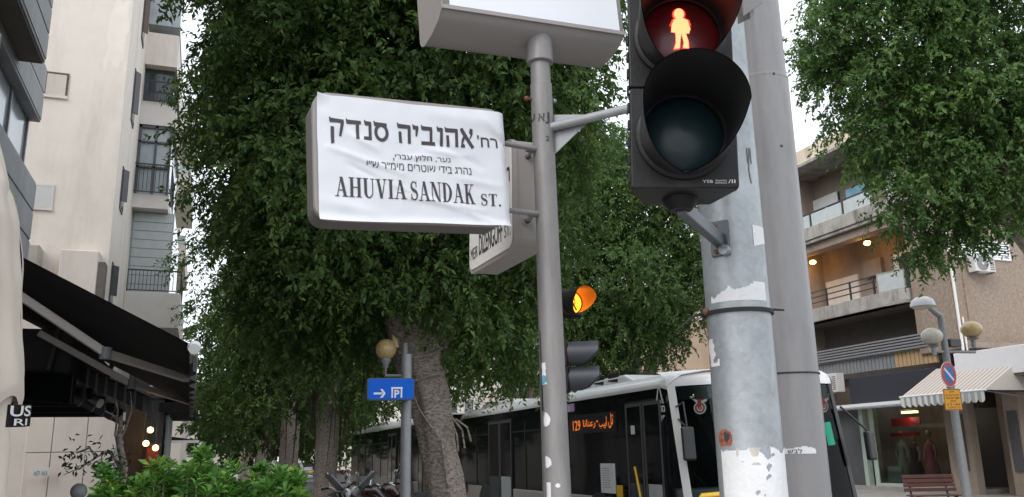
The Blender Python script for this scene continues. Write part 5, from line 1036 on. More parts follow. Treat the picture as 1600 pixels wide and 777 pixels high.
def person(label, loc, rz, top, legs):
    t = thing('person', label, 'person', (0, 0, 0)); me = bpy.data.meshes.new('body'); bm = bmesh.new()
    J = dict(pel=(0, 0, .95, .15), chest=(.0, 0, 1.3, .17), neck=(.0, 0, 1.5, .06), head=(.02, 0, 1.66, .10), top=(.02, 0, 1.76, .07), lh=(0, .1, .9, .10), lk=(.12, .1, .5, .065), la=(.05, .1, .09, .045), lt=(.2, .1, .04, .04), rh=(0, -.1, .9, .10), rk=(-.02, -.1, .5, .065), ra=(-.2, -.1, .12, .045), rt=(-.07, -.1, .05, .04), ls=(0, .2, 1.42, .07), le=(-.06, .25, 1.14, .045), lw=(.06, .26, .9, .035), rs=(0, -.2, 1.42, .07), re=(.0, -.26, 1.14, .045), rw=(.14, -.24, .92, .035))
    V = {k: bm.verts.new(v[:3]) for k, v in J.items()}
    for e in ('pel chest', 'chest neck', 'neck head', 'head top', 'pel lh', 'lh lk', 'lk la', 'la lt', 'pel rh', 'rh rk', 'rk ra', 'ra rt', 'chest ls', 'ls le', 'le lw', 'chest rs', 'rs re', 're rw'):
        a, c = e.split(); bm.edges.new((V[a], V[c]))
    bm.to_mesh(me); bm.free(); o = bpy.data.objects.new('body', me); COL.objects.link(o); o.parent = t
    o.modifiers.new('skin', 'SKIN'); sv = me.skin_vertices if me.skin_vertices else None
    for i, v in enumerate(J.values()): me.skin_vertices[0].data[i].radius = (v[3], v[3])
    me.skin_vertices[0].data[0].use_root = True
    o.modifiers.new('subsurf', 'SUBSURF').levels = 1; o.modifiers['subsurf'].render_levels = 2; me.materials.append(M['skin'])
    MB().lathe((0, 0, .95), [(.2, 0), (.18, .2), (.235, .42), (.15, .56)], 16).build('shirt', top, t, 60)
    MB().ball((.0, 0, 1.72), .105, 14, 8).build('hair', M['busk'], t, 60)
    for s_, x in ((1, .09), (-1, -.03)): MB().tube([(0, s_*.1, .98), (x, s_*.1, .5), (.04 if s_ > 0 else -.19, s_*.1, .14)], [.125, .085, .065], 12).build('trouser_leg', legs, t, 60)
    t.location = loc; t.rotation_euler = (0, 0, rz); return t
p = atD(417, 724, 50); person('pedestrian in a white shirt and dark trousers walking far behind the hedge', (p.x, p.y, .14), 1.2, M['cardw'], M['busk'])
p = atD(518, 726, 45); person('pedestrian in a pale top beyond the second tree trunk', (p.x, p.y, .14), 2.0, M['acw'], M['dgrey'])

# ------------------------------------------------------------------ street furniture
def parking_sign():
    D = 10.5; c = atD(611, 608, D); q = atD(634, 700, 10.62)
    p = thing('sign_post', 'grey round post carrying the blue parking sign', 'post', (q.x, q.y, .14))
    MB().tube([(q.x, q.y, .14), (q.x, q.y, c.z+.45)], .066, 20).build('shaft', M['steelp'], p, 40); MB().lathe((q.x, q.y, c.z+.45), [(.07, -.02), (.07, .01), (.001, .03)], 20).build('cap', M['steelp'], p, 40)
    for z in (1.55, 1.65): MB().tube([(q.x-.07, q.y-.02, z), (q.x-.095, q.y-.03, z)], .012, 8).build('bolt', M['dgrey'], p)
    fr = Fr(c, (math.cos(R(2.6)), math.sin(R(2.6)), .014)); w, h = .60, .272
    s = thing('parking_sign', 'blue sign with a white arrow and parking symbol on the grey post', 'sign', c)
    def rr(a, b, r, n=6): return [(x+r*math.cos(t), y+r*math.sin(t)) for x, y, t0 in ((a-r, b-r, 0), (-a+r, b-r, PI/2), (-a+r, -b+r, PI), (a-r, -b+r, 1.5*PI)) for t in [t0+PI/2*k/n for k in range(n+1)]]
    MB().prism(fr, rr(w/2, h/2, .035), -.09, -.004).build('case', M['dgrey'], s); MB().prism(fr, rr(w/2-.012, h/2-.012, .028), -.004, .004).build('face', M['blue'], s)
    X = lambda px: (px-611)/74*w; Yy = lambda py: (608-py)/36*h*1.02; m = MB()
    m.prism(fr, [(X(584), Yy(616.5)), (X(584), Yy(613.5)), (X(597), Yy(613.5)), (X(597), Yy(616.5))], .005, .007)
    for sg in (1, -1): m.prism(fr, [(X(594), Yy(615-sg*7)), (X(597.5), Yy(615-sg*7)), (X(602.5), Yy(615)), (X(598.5), Yy(615))], .005, .0075)
    m.build('arrow', M['cardw'], s)
    m = MB().prism(fr, [(X(611), Yy(605)), (X(629), Yy(605)), (X(629), Yy(608)), (X(611), Yy(608))], .005, .007).prism(fr, [(X(611.5), Yy(608)), (X(614), Yy(608)), (X(614), Yy(622)), (X(611.5), Yy(622))], .005, .0068).prism(fr, [(X(626), Yy(608)), (X(628.5), Yy(608)), (X(628.5), Yy(622)), (X(626), Yy(622))], .005, .0068)
    m.build('garage_symbol', M['cardw'], s)
    letters('lettering', 'P', lambda a, b: fr.p(a, b, .0075), (X(616), X(624), Yy(622), Yy(609.5)), M['cardw'], s, .03)
    MB().fbox(fr, .16, .28, -.03, .03, -.14, -.09).build('clamp', M['steel'], s)
M['steelp'] = mat('painted_steel', (.26, .27, .275), .45, .2, var=.1, scale=10)
parking_sign()
def lamp_post():
    p = atD(633, 560, 11.3); t = thing('globe_lamp_post', 'lamp post with one amber globe left of the pale trunk', 'street lamp', (p.x, p.y, .14))
    MB().tube([(p.x, p.y, .14), (p.x, p.y, p.z+.2)], .04, 14).build('shaft', M['steelp'], t, 40)
    g = atD(603, 546, 11.3); ar = MB().tube([(p.x, p.y, g.z-.35), (g.x, g.y, g.z-.35), (g.x, g.y, g.z-.2)], .022, 10).build('arm', M['steelp'], t, 50)
    for gx in (g.x,):
        gl = MB().ball((gx, g.y, g.z), .14, 28, 16).build('globe', M['globey'], t, 70); MB().lathe((gx, g.y, g.z-.15), [(.035, -.10), (.04, -.05), (.07, 0), (.07, .025)], 18).build('collar', M['steelp'], gl, 40)
    MB().tube([(g.x+.09, g.y, g.z+.20), (g.x+.12, g.y, g.z+.12), (g.x+.15, g.y-.03, g.z+.02)], [.01, .05, .02], 10).build('shade', M['globey'], t, 60)
lamp_post()
def far_post():
    D = 20; b0 = atD(1506, 777, D); z1 = atY(1462, 490, b0.y).z; x0, y0 = b0.x, b0.y
    t = thing('double_globe_lamp', 'lean grey lamp post with two globes and a domed head, right of the bus', 'street lamp', (x0, y0, .14))
    sh = lambda z: Vector((atY(1485, 600, y0).x+(z-3.1)*-.01, y0, z))
    MB().tube([(sh(0).x, y0, .14), sh(1.5), sh(3.2), sh(z1-.15)], [.115, .105, .09, .08], 18).build('shaft', M['steelp'], t, 40)
    hd = atY(1442, 478, y0-.1); top = sh(z1-.15)
    MB().tube([top, top+Vector((-.01, 0, .1)), top+Vector((-.12, 0, .15)), hd+Vector((.15, 0, -.01))], [.08, .08, .07, .06], 14).build('head_arm', M['steelp'], t, 60)
    o = MB().lathe(hd, [(.29, -.02), (.285, .05), (.24, .15), (.14, .21), (.001, .23)], 26).build('dome_head', M['cardw'], t, 60); MB().lathe(hd, [(.001, -.09), (.15, -.085), (.24, -.05), (.27, -.02)], 26).build('diffuser', M['globew'], o, 60)
    za = atY(1475, 550, y0).z; l, r = atY(1456, 526, y0), atY(1518, 515, y0)
    MB().tube([(l.x, y0, za), (r.x, y0, za+.02)], .04, 10).build('arm', M['steelp'], t, 50)
    for g, m in ((l, 'globew'), (r, 'globey')):
        gl = MB().ball(g, .255, 30, 16, .84).build('globe', M[m], t, 70); MB().lathe((g.x, y0, g.z-.22), [(.05, -.25), (.06, -.05), (.12, -.02), (.15, 0)], 18).build('collar', M['steelp'], gl, 40)
    MB().box(sh(za).x+.1, sh(za).x+.45, y0-.1, y0+.1, za+.12, za+.32).build('junction_box', M['dgrey'], t, bevel=.02)
    n = thing('no_parking_sign', 'round blue no parking sign with a red rim and diagonal bar', 'sign', atD(1482.5, 585, D-.3)); c = n.location.copy()
    yw = R(11); fr = Fr(c, (math.cos(yw), math.sin(yw), 0)); fr.n = fr.n
    MB().lathe(c, [(.001, -.02), (.285, -.02), (.29, 0), (.001, .0)], 40, fr).build('plate', M['cardw'], n, 40); MB().lathe(c, [(.205, .003), (.28, .003), (.28, .006), (.205, .006)], 40, fr).build('red_rim', M['redsign'], n, 40); MB().lathe(c, [(.001, .004), (.207, .004), (.207, .002)], 40, fr).build('blue_disc', M['bluesign'], n, 40)
    f2 = Fr(c, fr.u*.76-fr.v*.65, fr.u*.65+fr.v*.76, fr.n); MB().fbox(f2, -.205, .205, -.03, .03, .005, .008).build('bar', M['cardw'], n)
    c2 = atD(1489, 624.5, D-.3); y = thing('yellow_plate', 'yellow plate with black text below the round no parking sign', 'sign', c2); f3 = Fr(c2, (math.cos(yw), math.sin(yw), .02))
    MB().fbox(f3, -.33, .33, -.245, .245, -.015, 0).build('plate', M['ysign'], y); e = MB().fbox(f3, -.325, .325, .225, .24, 0, .003).fbox(f3, -.325, .325, -.24, -.225, 0, .003).fbox(f3, -.325, -.31, -.225, .225, 0, .003).fbox(f3, .31, .325, -.225, .225, 0, .003).build('border', M['brownw'], y)
    for i, (s, w) in enumerate((('פרט', .2), ('לרכב עם תו', .5), ('אזור או מס', .52), ('בימים', .22), ('א-ה', .5), ('עד השעה', .5))): letters('lettering', heb(s), lambda a, b: f3.p(a, b, .004), (-w/2, w/2, .155-.072*i, .20-.072*i), M['ink'], y, .01)
    bn = thing('bench', 'dark red slatted bench on the far pavement before the shop window', 'bench', (17.1, 17.3, .14))
    p0, p1 = atD(1411, 745, 21), atD(1490, 748, 21); u = (p1-p0); u.z = 0; L = u.length; fb = Fr((p0.x, p0.y, .14), u, (0, 0, 1)); bk = fb.n
    for k in range(4): MB().fbox(Fr(fb.p(0, .52+.105*k, -.02*k), fb.u, (0, 0, 1)), -.02, L+.02, 0, .085, 0, .03).build('slat', M['wood'], bn, bevel=.008)
    for k in range(4): MB().fbox(Fr(fb.p(0, .42, .08+.11*k), fb.u, (0, 0, 1)), -.02, L+.02, 0, .03, 0, .09).build('slat', M['wood'], bn, bevel=.008)
    for a in (.15, L-.2): MB().tube([fb.p(a, .93, -.11), fb.p(a, .45, .0), fb.p(a, .40, .45), fb.p(a, .0, .5)], .025, 8).tube([fb.p(a, .42, .02), fb.p(a, .0, -.08)], .025, 8).build('leg', M['rail'], bn, 50)
M['redsign'] = mat('sign_red', (.50, .06, .06), .4); M['bluesign'] = mat('disc_blue', (.05, .15, .40), .4)
far_post()

def amber_signal():
    D = 8.5; p = atD(872, 560, D); t = thing('amber_signal', 'amber flashing pedestrian signal with dark visors below it behind the sign pole', 'traffic light', (p.x-.1, p.y+.12, .14))
    MB().tube([(p.x-.1, p.y+.12, .14), (p.x-.1, p.y+.12, 4.2)], .055, 16).build('pole', M['polegrey'], t, 40)
    az = R(62); n = Vector((math.sin(az), -math.cos(az), 0)); 
    def head(px, py, m, vm, s=.12, az=R(62)):
        n = Vector((math.sin(az), -math.cos(az), 0)); c = atD(px, py, D); fr = Fr(c, Vector((0, 0, 1)).cross(n), (0, 0, 1), n)
        MB().fbox(fr, -s*1.12, s*1.12, -s*1.15, s*1.15, -.16, -.01).build('housing', M['black'], t, bevel=.02)
        le = MB().lathe(c, [(.001, .012), (s*.7, .008), (s*.92, 0), (s*.92, -.02)], 28, fr).build('lens', m, t, 50)
        cut = lambda u, v: Vector(fr.p(s*math.sin(2*PI*(u-.5)), s*math.cos(2*PI*(u-.5)), v*.30*(1-.75*max(0, abs(u-.5)*2-.45)/.55)))
        vm_ = MB().grid(cut, 36, 8); vm_.build('visor', vm, t, 60)
        return fr, le
    fr, le = head(893, 473, M['orange_em'], M['blackv'], .12, R(5)); s = .12
    f = MB().tube([fr.p(-.005, .06, .016), fr.p(0, .0, .018), fr.p(-.05, -.085, .016)], .009, 6).tube([fr.p(0, .0, .018), fr.p(.045, -.08, .016)], .009, 6).tube([fr.p(-.005, .06, .016), fr.p(.03, .03, .016), fr.p(.03, -.02, .016)], .006, 6).ball(fr.p(.0, .083, .016), .018, 10, 6)
    f.build('walking_figure', M['busk'], le)
    cut = lambda u, v: Vector(fr.p(s*.99*math.sin(2*PI*(u-.5)), s*.99*math.cos(2*PI*(u-.5)), .16+v*.14*(1-.5*max(0, abs(u-.5)*2-.45)/.55)))
    MB().grid(lambda u, v: cut(u, v)*.0+Vector(fr.p(s*.985*math.sin(2*PI*(u-.5)), s*.985*math.cos(2*PI*(u-.5)), .02+v*.28*(1-.75*max(0, abs(u-.5)*2-.45)/.55))), 36, 8).build('visor_lining', M['ambervis'], t, 60)
    head(889, 553, M['lensr'], M['visg']); head(891, 592, M['lensk'], M['visg'])
    MB().fbox(Fr(atD(884, 575, D), fr.u, (0, 0, 1), n), -.06, .06, -.42, .38, -.2, -.161).build('back_plate', M['black'], t)
M['visg'] = mat('grey_visor', (.05, .055, .065), .45)
amber_signal()

# ------------------------------------------------------------------ foreground poles, signs, signal
def patch(parent, name, m, cx, cy, r, a0, a1, z0, z1, seed, hole=.0, edge=.35, cell=.0035, fn=None, off=.0012):
    """torn paper wrapped on a round pole between angles a0..a1 (radians) and heights z0..z1"""
    nu = max(3, int((a1-a0)*r/cell)); nv = max(3, int((z1-z0)/cell))
    def keep(u, v):
        e = min(u, 1-u, v, 1-v)*min((a1-a0)*r, z1-z0)*2; s = Vector((u*(a1-a0)*r*22, v*(z1-z0)*22, seed))
        n = noise.noise(s)+.5*noise.noise(s*2.7); 
        if fn: return fn(u, v, n)
        return e > edge*.02*(n+.6) and n < 1.0-hole
    return MB().grid(lambda u, v: Vector((cx+(r(z0+(z1-z0)*v) if callable(r) else r)*1+0, 0, 0)) if False else Vector((cx+(r+off)*math.cos(a0+(a1-a0)*u), cy+(r+off)*math.sin(a0+(a1-a0)*u), z0+(z1-z0)*v)), nu, nv, keep).build(name, m, parent, 60)
def pole_px(px, D):
    p = atD(px, 500, D); return p.x, p.y
def angle_at(cx, cy, r, px, py):
    d = ray(px, py); z0 = Vector((d.x, d.y)); o = Vector((0, 0)); c = Vector((cx, cy)); a = z0.dot(z0); b = z0.dot(-c); cc = c.dot(c)-r*r
    t = (-b-math.sqrt(max(0, b*b-a*cc)))/a; h = z0*t-c; an = math.atan2(h.y, h.x); return (an-2*PI if an > .8 else an), CAM.z+d.z*t
def tall_poles():
    D = 2.65; cx, cy = 1.599, 2.280; r = .101
    g = thing('galvanised_pole', 'mottled galvanised steel pole with torn white posters and a cable tie', 'pole', (cx, cy, .14))
    MB().tube([(cx, cy, .14), (cx, cy, 4.6)], r, 64).build('shaft', M['galv'], g, 60)
    A = lambda px, py: angle_at(cx, cy, r, px, py)
    al, zt = A(1135, 695); ar, _ = A(1228, 697); 
    patch(g, 'torn_poster', M['posterw'], cx, cy, r, al-.25, ar+.2, .9, zt, 3, fn=lambda u, v, n: not (v > .985+n*.02) and not (n > .62 and .55 < v < .98 and u > .25) and not (v > .80 and abs(u-.47) < .12 and n > .25))
    patch(g, 'poster_stain', M['paperst'], cx, cy, r, A(1150, 700)[0], A(1190, 700)[0], A(1165, 727)[1], A(1165, 700)[1], 8, fn=lambda u, v, n: n > -.05, off=.0018)
    a0, z0 = A(1116, 474); a1, z1 = A(1194, 440)
    patch(g, 'torn_strip', M['posterw'], cx, cy, r, a0-.12, a1, z0, z1, 12, fn=lambda u, v, n: v < .35+.62*u+n*.35 if u < .75 else v < .95)
    a0, z0 = A(1178, 385); a1, z1 = A(1192, 357); patch(g, 'paper_tag', M['posterw'], cx, cy, r, a0, a1, z0, z1, 5, fn=lambda u, v, n: v > .25*u)
    a0, z0 = A(1110, 575); a1, z1 = A(1122, 528); patch(g, 'paper_scrap', M['posterw'], cx, cy, r, a0, a1, z0, z1, 25, fn=lambda u, v, n: n+.3 > abs(u-.5)*1.2)
    a0, z0 = A(1126, 697); a1, z1 = A(1143, 668); patch(g, 'round_sticker', M['sticko'], cx, cy, r, a0-.05, a1, z0, z1, 2, fn=lambda u, v, n: (u-.5)**2+(v-.4)**2 < .26); patch(g, 'sticker_print', M['ink'], cx, cy, r, a0-.03, a1-.04, z0+.012, z1-.008, 2, fn=lambda u, v, n: (u-.5)**2+(v-.4)**2 < .2 and n > -.15, off=.002)
    # scratches
    a0, z0 = A(1169, 286); a1, z1 = A(1173, 232); patch(g, 'scratch', M['dgrey'], cx, cy, r, a0, a1, z0, z1, 44, cell=.0016, fn=lambda u, v, n: (abs(u-.5+.2*math.sin(v*4)) < .09) or (v > .55 and abs(abs(u-.5)-.3) < .1 and v < .98))
    # cable tie with a long tail
    aw, zc = A(1160, 483); tl = g_ring(cx, cy, r+.003, zc, .012, .006); t = MB(); t.add(*tl); tie = t.build('cable_tie', M['rubber'], g, 60)
    al_, zl = A(1106, 490); p = Vector((cx+(r+.01)*math.cos(al_), cy+(r+.01)*math.sin(al_), zl)); MB().tube([p, p+Vector((-.05, -.02, -.012)), atD(1056, 517, 2.55)], [.006, .004, .002], 6).ball(p, .011, 10, 8).build('tie_tail', M['rubber'], tie, 60)
    ar_, zr = A(1206, 484); p = Vector((cx+(r+.006)*math.cos(ar_), cy+(r+.006)*math.sin(ar_), zr)); MB().tube([p, p+Vector((.035, -.01, -.002))], [.004, .003], 6).build('tie_tail', M['rubber'], tie)
    MB().ball((cx+(r+.012)*math.cos(al_), cy+(r+.012)*math.sin(al_)-.01, zl+.004), .012, 10, 8).build('rusty_screw', M['rust'], g)
    # grey pole behind
    cx2, cy2 = 2.086, 2.683; r2 = .108
    h = thing('grey_pole', 'smooth grey painted pole standing behind the galvanised one', 'pole', (cx2, cy2, .14))
    zj = atY(1215, 137, cy2).z
    MB().tube([(cx2, cy2, .14), (cx2, cy2, zj)], r2, 64).build('shaft', M['polegrey2'], h, 60); MB().tube([(cx2, cy2, zj), (cx2, cy2, zj+.012), (cx2, cy2, zj+.016), (cx2, cy2, 6.0)], [r2+.001, r2, r2-.006, r2-.009], 64).build('upper_shaft', M['polegrey2'], h, 40)
    B = lambda px, py: angle_at(cx2, cy2, r2, px, py)
    for py in (582,): t = MB(); t.add(*g_ring(cx2, cy2, r2+.001, B(1240, py)[1], .005, .003)); t.build('cable_tie', M['rubber'], h, 60)
    a0, z0 = B(1205, 710); a1, z1 = B(1274, 697); pt = patch(h, 'paper_strip', M['posterw'], cx2, cy2, r2, a0-.3, a1, z0, z1, 9, fn=lambda u, v, n: v < .85+n*.3)
    letters('lettering', heb('לבש'), lambda a, b: Vector((cx2+(r2+.003)*math.cos(a), cy2+(r2+.003)*math.sin(a), b)), (B(1231, 704)[0], B(1253, 704)[0], z0+.002, z0+.7*(z1-z0)), M['ink'], pt, .01)
    for px, py in ((1221, 228), (1209, 115)):
        a, z = B(px, py); MB().ball((cx2+r2*math.cos(a), cy2+r2*math.sin(a), z), .006, 8, 6).build('rivet', M['dgrey'], h)
    s = thing('bracket_sign', 'back of a small grey sign bracketed high on the tall grey pole', 'sign', (cx2-.1, cy2-.2, 3.3))
    c = atD(1163, 22, 2.62); fr = Fr(c, atD(1206, -8, 2.75)-c, (0, 0, 1)); MB().fbox(fr, -.02, .12, -.005, .4, -.01, .01).build('plate', M['sboxd'], s, bevel=.003); MB().fbox(fr, .055, .085, -.03, .4, -.07, -.012).build('bracket', M['sboxd'], s)
    return cx, cy, r
def g_ring(cx, cy, r, z, h, th, n=64):
    vs = []; prof = [(r, -h/2), (r+th, -h/2), (r+th, h/2), (r, h/2)]
    for a, b in prof: vs += [(cx+a*math.cos(2*PI*k/n), cy+a*math.sin(2*PI*k/n), z+b) for k in range(n)]
    return vs, [(i*n+k, i*n+(k+1) % n, ((i+1) % 4)*n+(k+1) % n, ((i+1) % 4)*n+k) for i in range(4) for k in range(n)]
M['posterw'] = mat('poster_paper', (.70, .70, .71), .75, var=.06, scale=14, bump=.15, bscale=60); M['paperst'] = mat('stained_paper', (.5, .46, .42), .8, var=.2, scale=20); M['sticko'] = mat('orange_sticker', (.30, .10, .055), .5, var=.8, scale=90); M['stickb'] = mat('blue_sticker', (.12, .32, .46), .5, var=.4, scale=50)
GX, GY, GR = tall_poles()

def rrect(a, b, r, n=8): return [(x+r*math.cos(t), y+r*math.sin(t)) for x, y, t0 in ((a-r, b-r, 0), (-a+r, b-r, PI/2), (-a+r, -b+r, PI), (a-r, -b+r, 1.5*PI)) for t in [t0+PI/2*k/n for k in range(n+1)]]
def sign_pole():
    PY = 2.72; zt = atY(843, 64, PY-.06).z
    pb = atY(874, 777, PY); pt_ = atY(845, 130, PY); ax = (pt_-pb); sl = ax.x/ax.z
    at_ = lambda z: Vector((pb.x+(z-pb.z)*sl, PY, z)); r = .0405
    t = thing('sign_pole', 'slim grey street sign pole with stickers, leaning slightly', 'pole', (at_(.14).x, PY, .14))
    zs = atY(845, 135, PY).z
    MB().tube([at_(.14), at_(zs)], r, 40).build('shaft', M['polegrey'], t, 60); MB().tube([at_(zs), at_(zs+.006), at_(zs+.008), at_(zt-.02)], [r, r, r-.003, r-.004], 40).build('upper_shaft', M['polegrey'], t, 40)
    zc = atY(843, 100, PY).z; MB().tube([at_(zc), at_(zc+.003), at_(zc+.14), at_(zc+.17)], [r+.006, r+.010, r+.010, r-.004], 40).build('cap', M['polegrey'], t, 40)
    for py in (155,):
        q = atY(828, py, PY-.0); MB().tube([q+Vector((-.012, 0, 0)), Vector((at_(q.z).x-r+.005, PY, q.z))], .006, 8).ball(q+Vector((-.014, 0, 0)), .010, 10, 8).build('bolt', M['rust'], t, 50)
        q = atY(866, py+3, PY); MB().ball(q, .009, 10, 8).build('bolt', M['steel'], t, 50)
    A = lambda px, py: angle_at(at_(atY(px, py, PY).z).x, PY, r, px, py)
    def st(name, m, px0, py0, px1, py1, seed, f, off=.0012):
        zc_ = atY(px0, (py0+py1)/2, PY).z; c = at_(zc_); a0, z0 = A(px0, py1); a1, z1 = A(px1, py0); return patch(t, name, m, c.x, PY, r, a0, a1, z0, z1, seed, cell=.0016, fn=f, off=off)
    bl = lambda u, v, n: (u-.5)**2+(v-.5)**2 < .22+n*.12
    st('sticker', M['posterw'], 845, 566, 857, 602, 3, lambda u, v, n: abs(u-.45) < .3+n*.25); st('sticker_print', M['stickb'], 846, 586, 855, 602, 4, bl, .0022)
    o = st('sticker', M['posterw'], 847, 644, 861, 668, 5, bl); st('sticker_print', M['stickb'], 849, 646, 861, 668, 6, lambda u, v, n: bl(u, v, n) and n > 0, .0022)
    st('sticker', M['posterw'], 850, 711, 862, 733, 7, lambda u, v, n: bl(u, v, n) or (v > .5 and u < .5 and v < .9)); st('sticker', M['posterw'], 853, 754, 861, 800, 9, lambda u, v, n: n > -.9 and u < .95)
    st('sticker', M['posterw'], 868, 755, 876, 763, 9, bl)
    def wr(s, px0, px1, py0, py1):
        c = at_(atY(px0, (py0+py1)/2, PY).z); a0, z0 = A(px0, py1); a1, z1 = A(px1, py0)
        letters('graffiti', s, lambda a, b: Vector((c.x+(r+.0014)*math.cos(a), PY+(r+.0014)*math.sin(a), b)), (a0, a1, z0, z1), M['ink'], t, .015)
    wr('U', 829, 836, 178, 193); wr('א', 841, 851, 177, 190); wr('J', 852, 858, 176, 193); wr('2', 853, 858, 213, 220)
    # stay to the galvanised pole with gusset
    za = atY(865, 204, PY).z; a = at_(za); b = Vector((GX-.02, GY-.02, za+.03)); d = (b-a).normalized()
    s = MB().tube([a+d*r*.9, b-d*.08], .0165, 16).build('stay_arm', M['galv2'], t, 50); gp = [(0, .055), (.15, .02), (.15, .005), (.0, -.10)]
    MB().prism(Fr(a+d*r*.9, d, (0, 0, 1)), gp, -.022, -.018).build('gusset', M['galv2'], t)
    return at_, r
M['galv2'] = mat('dull_galvanised', (.30, .31, .32), .55, .2, var=.1, scale=20)
AT, PR = sign_pole()

def paper_sign():
    C = Vector((.606, 2.551, 2.677)); yw, ro = R(4.4), R(3.2); w, h = .644, .407
    u0 = Vector((math.cos(yw), math.sin(yw), 0)); u = u0*math.cos(ro)+Vector((0, 0, math.sin(ro))); v = Vector((0, 0, math.cos(ro)))-u0*math.sin(ro)
    n = u.cross(v); fr = Fr(C, u, v, n); k = w/302
    s = thing('paper_covered_sign', 'street sign box covered with a wrinkled white printed paper sheet', 'sign', C)
    fb = Fr(fr.p(-.008, .008, 0), u, v, n)
    bw, bh = .322, .205
    MB().prism(fb, rrect(bw, bh, .045), -.135, -.012).build('box', M['sboxd2'], s, 40); fm = MB()
    o, i = rrect(bw+.003, bh+.003, .048), rrect(bw-.012, bh-.012, .036); N = len(o)
    fm.add([fb.p(a, b, c) for c in (-.028, -.004) for a, b in o]+[fb.p(a, b, c) for c in (-.028, -.004) for a, b in i], [(j, (j+1) % N, N+(j+1) % N, N+j) for j in range(N)]+[(2*N+j, 2*N+(j+1) % N, 3*N+(j+1) % N, 3*N+j) for j in range(N)]+[(N+j, N+(j+1) % N, 3*N+(j+1) % N, 3*N+j) for j in range(N)])
    fm.build('frame', M['sbox'], s, 40); MB().prism(fb, i, -.012, -.008).build('face', M['signface'], s)
    creases = [((.05, .42), (.42, .60), .010, .0045), ((.15, .30), (.30, .42), .012, .004), ((.55, .38), (.78, .42), .010, .0035), ((.60, .30), (.85, .50), .014, -.004), ((.40, .78), (.85, .88), .010, .0035), ((.66, .70), (.80, .95), .010, .004), ((.15, .55), (.35, .70), .008, -.004), ((.75, .9), (.95, 1.0), .012, .004), ((.87, .05), (.99, .25), .02, .006), ((.93, .2), (1, .3), .012, -.005), ((.3, .66), (.75, .9), .008, .0025), ((.03, .85), (.3, .95), .02, .004), ((.55, .05), (.9, .12), .03, .004), ((.02, .1), (.12, .3), .02, .004), ((.7, .6), (.95, .66), .012, .003), ((.45, .46), (.58, .44), .008, .003)]
    def hgt(a, b):      # a,b in 0..1 with b measured down the sheet
        z = .0025*noise.noise(Vector((a*4, b*3, 1.7)))+.0012*noise.noise(Vector((a*11, b*8, 4.2)))
        for (x0, y0), (x1, y1), wd, am in creases:
            dx, dy = (x1-x0)*w, (y1-y0)*h; L2 = dx*dx+dy*dy; px, py = (a-x0)*w, (b-y0)*h; t = (px*dx+py*dy)/L2
            tt = min(1, max(0, t)); d = math.hypot(px-tt*dx, py-tt*dy); z += am*1.2*math.exp(-(d/wd)**2)*(math.sin(PI*min(1, max(0, tt*.9+.05)))**.5)
        z += .010*max(0, (b-.93)/.07)**2 + .012*max(0, 1-math.hypot(a*w, b*h)/.05)**2 - .012*max(0, (a-.96)/.04)**2
        return z+.004
    # the sheet's own slightly uneven outline
    TL, TR, BR, BL = (-.5, .5), (.5, .5), (.505, -.5), (-.5, -.5)
    def pos(a, b, off=0):
        e = .006*noise.noise(Vector((a*5, b*5, 9)))
        x = -.5+a+e*(a-.5); y = .5-b+.004*math.sin(a*9)*(1-2*b)+.010*max(0, 1-a*14)*(1-b*3 if b < .33 else 0)-.014*(b > .9)*((b-.9)*10)*math.sin(a*4+.4)*.5
        return fr.p(x*w, y*h, hgt(min(1, max(0, a)), min(1, max(0, b)))+off)
    sheet = MB().grid(lambda a, b: pos(a, b), 110, 70).build('paper_sheet', M['paper'], s, 180)
    W_ = lambda name, tx, a0, a1, b0, b1, bold=0, sub=.022: letters(name, tx, lambda a, b: pos(a, b, .0014), (a0, a1, b1, b0), M['ink'], sheet, bold, sub)
    # Hebrew heading drawn letter by letter so that it keeps the sheet's spacing
    W_('lettering', bold_hebrew(heb('סנדק')), .055, .355, .178, .395); W_('lettering', bold_hebrew(heb('אהוביה')), .40, .815, .172, .35)
    W_('lettering', heb("רח'"), .835, .95, .225, .325, .012)
    W_('lettering', heb('נער, חלוץ עברי')[::1], .383, .677, .432, .495, .0); W_('lettering', ',', .372, .379, .475, .50, .0); W_('lettering', heb('נהרג בידי שוטרים מימ״ר ש״י'), .237, .79, .515, .575, .0)
    W_('lettering', serif_word('AHUVIA'), .078, .436, .655, .815); W_('lettering', serif_word('SANDAK'), .457, .803, .655, .82); W_('lettering', serif_word('ST.', .06), .835, .945, .725, .828)
    # arms to the pole
    for py in (220, 323):
        q = fr.p(.30, 0, -.07); z = atY(815, py, 2.65).z; p0 = Vector((q.x, q.y, z-.018)); p1 = AT(z); MB().tube([p0, p1], .0095, 12).build('arm', M['polegrey'], s, 50); MB().tube([p1+Vector((-PR-.03, -.0, 0)), p1+Vector((-PR+.005, 0, 0))], .013, 12).build('collar', M['sboxd'], s, 50)
M['sboxd2'] = mat('sign_box_side', (.11, .10, .098), .5, var=.08, scale=4)
paper_sign()
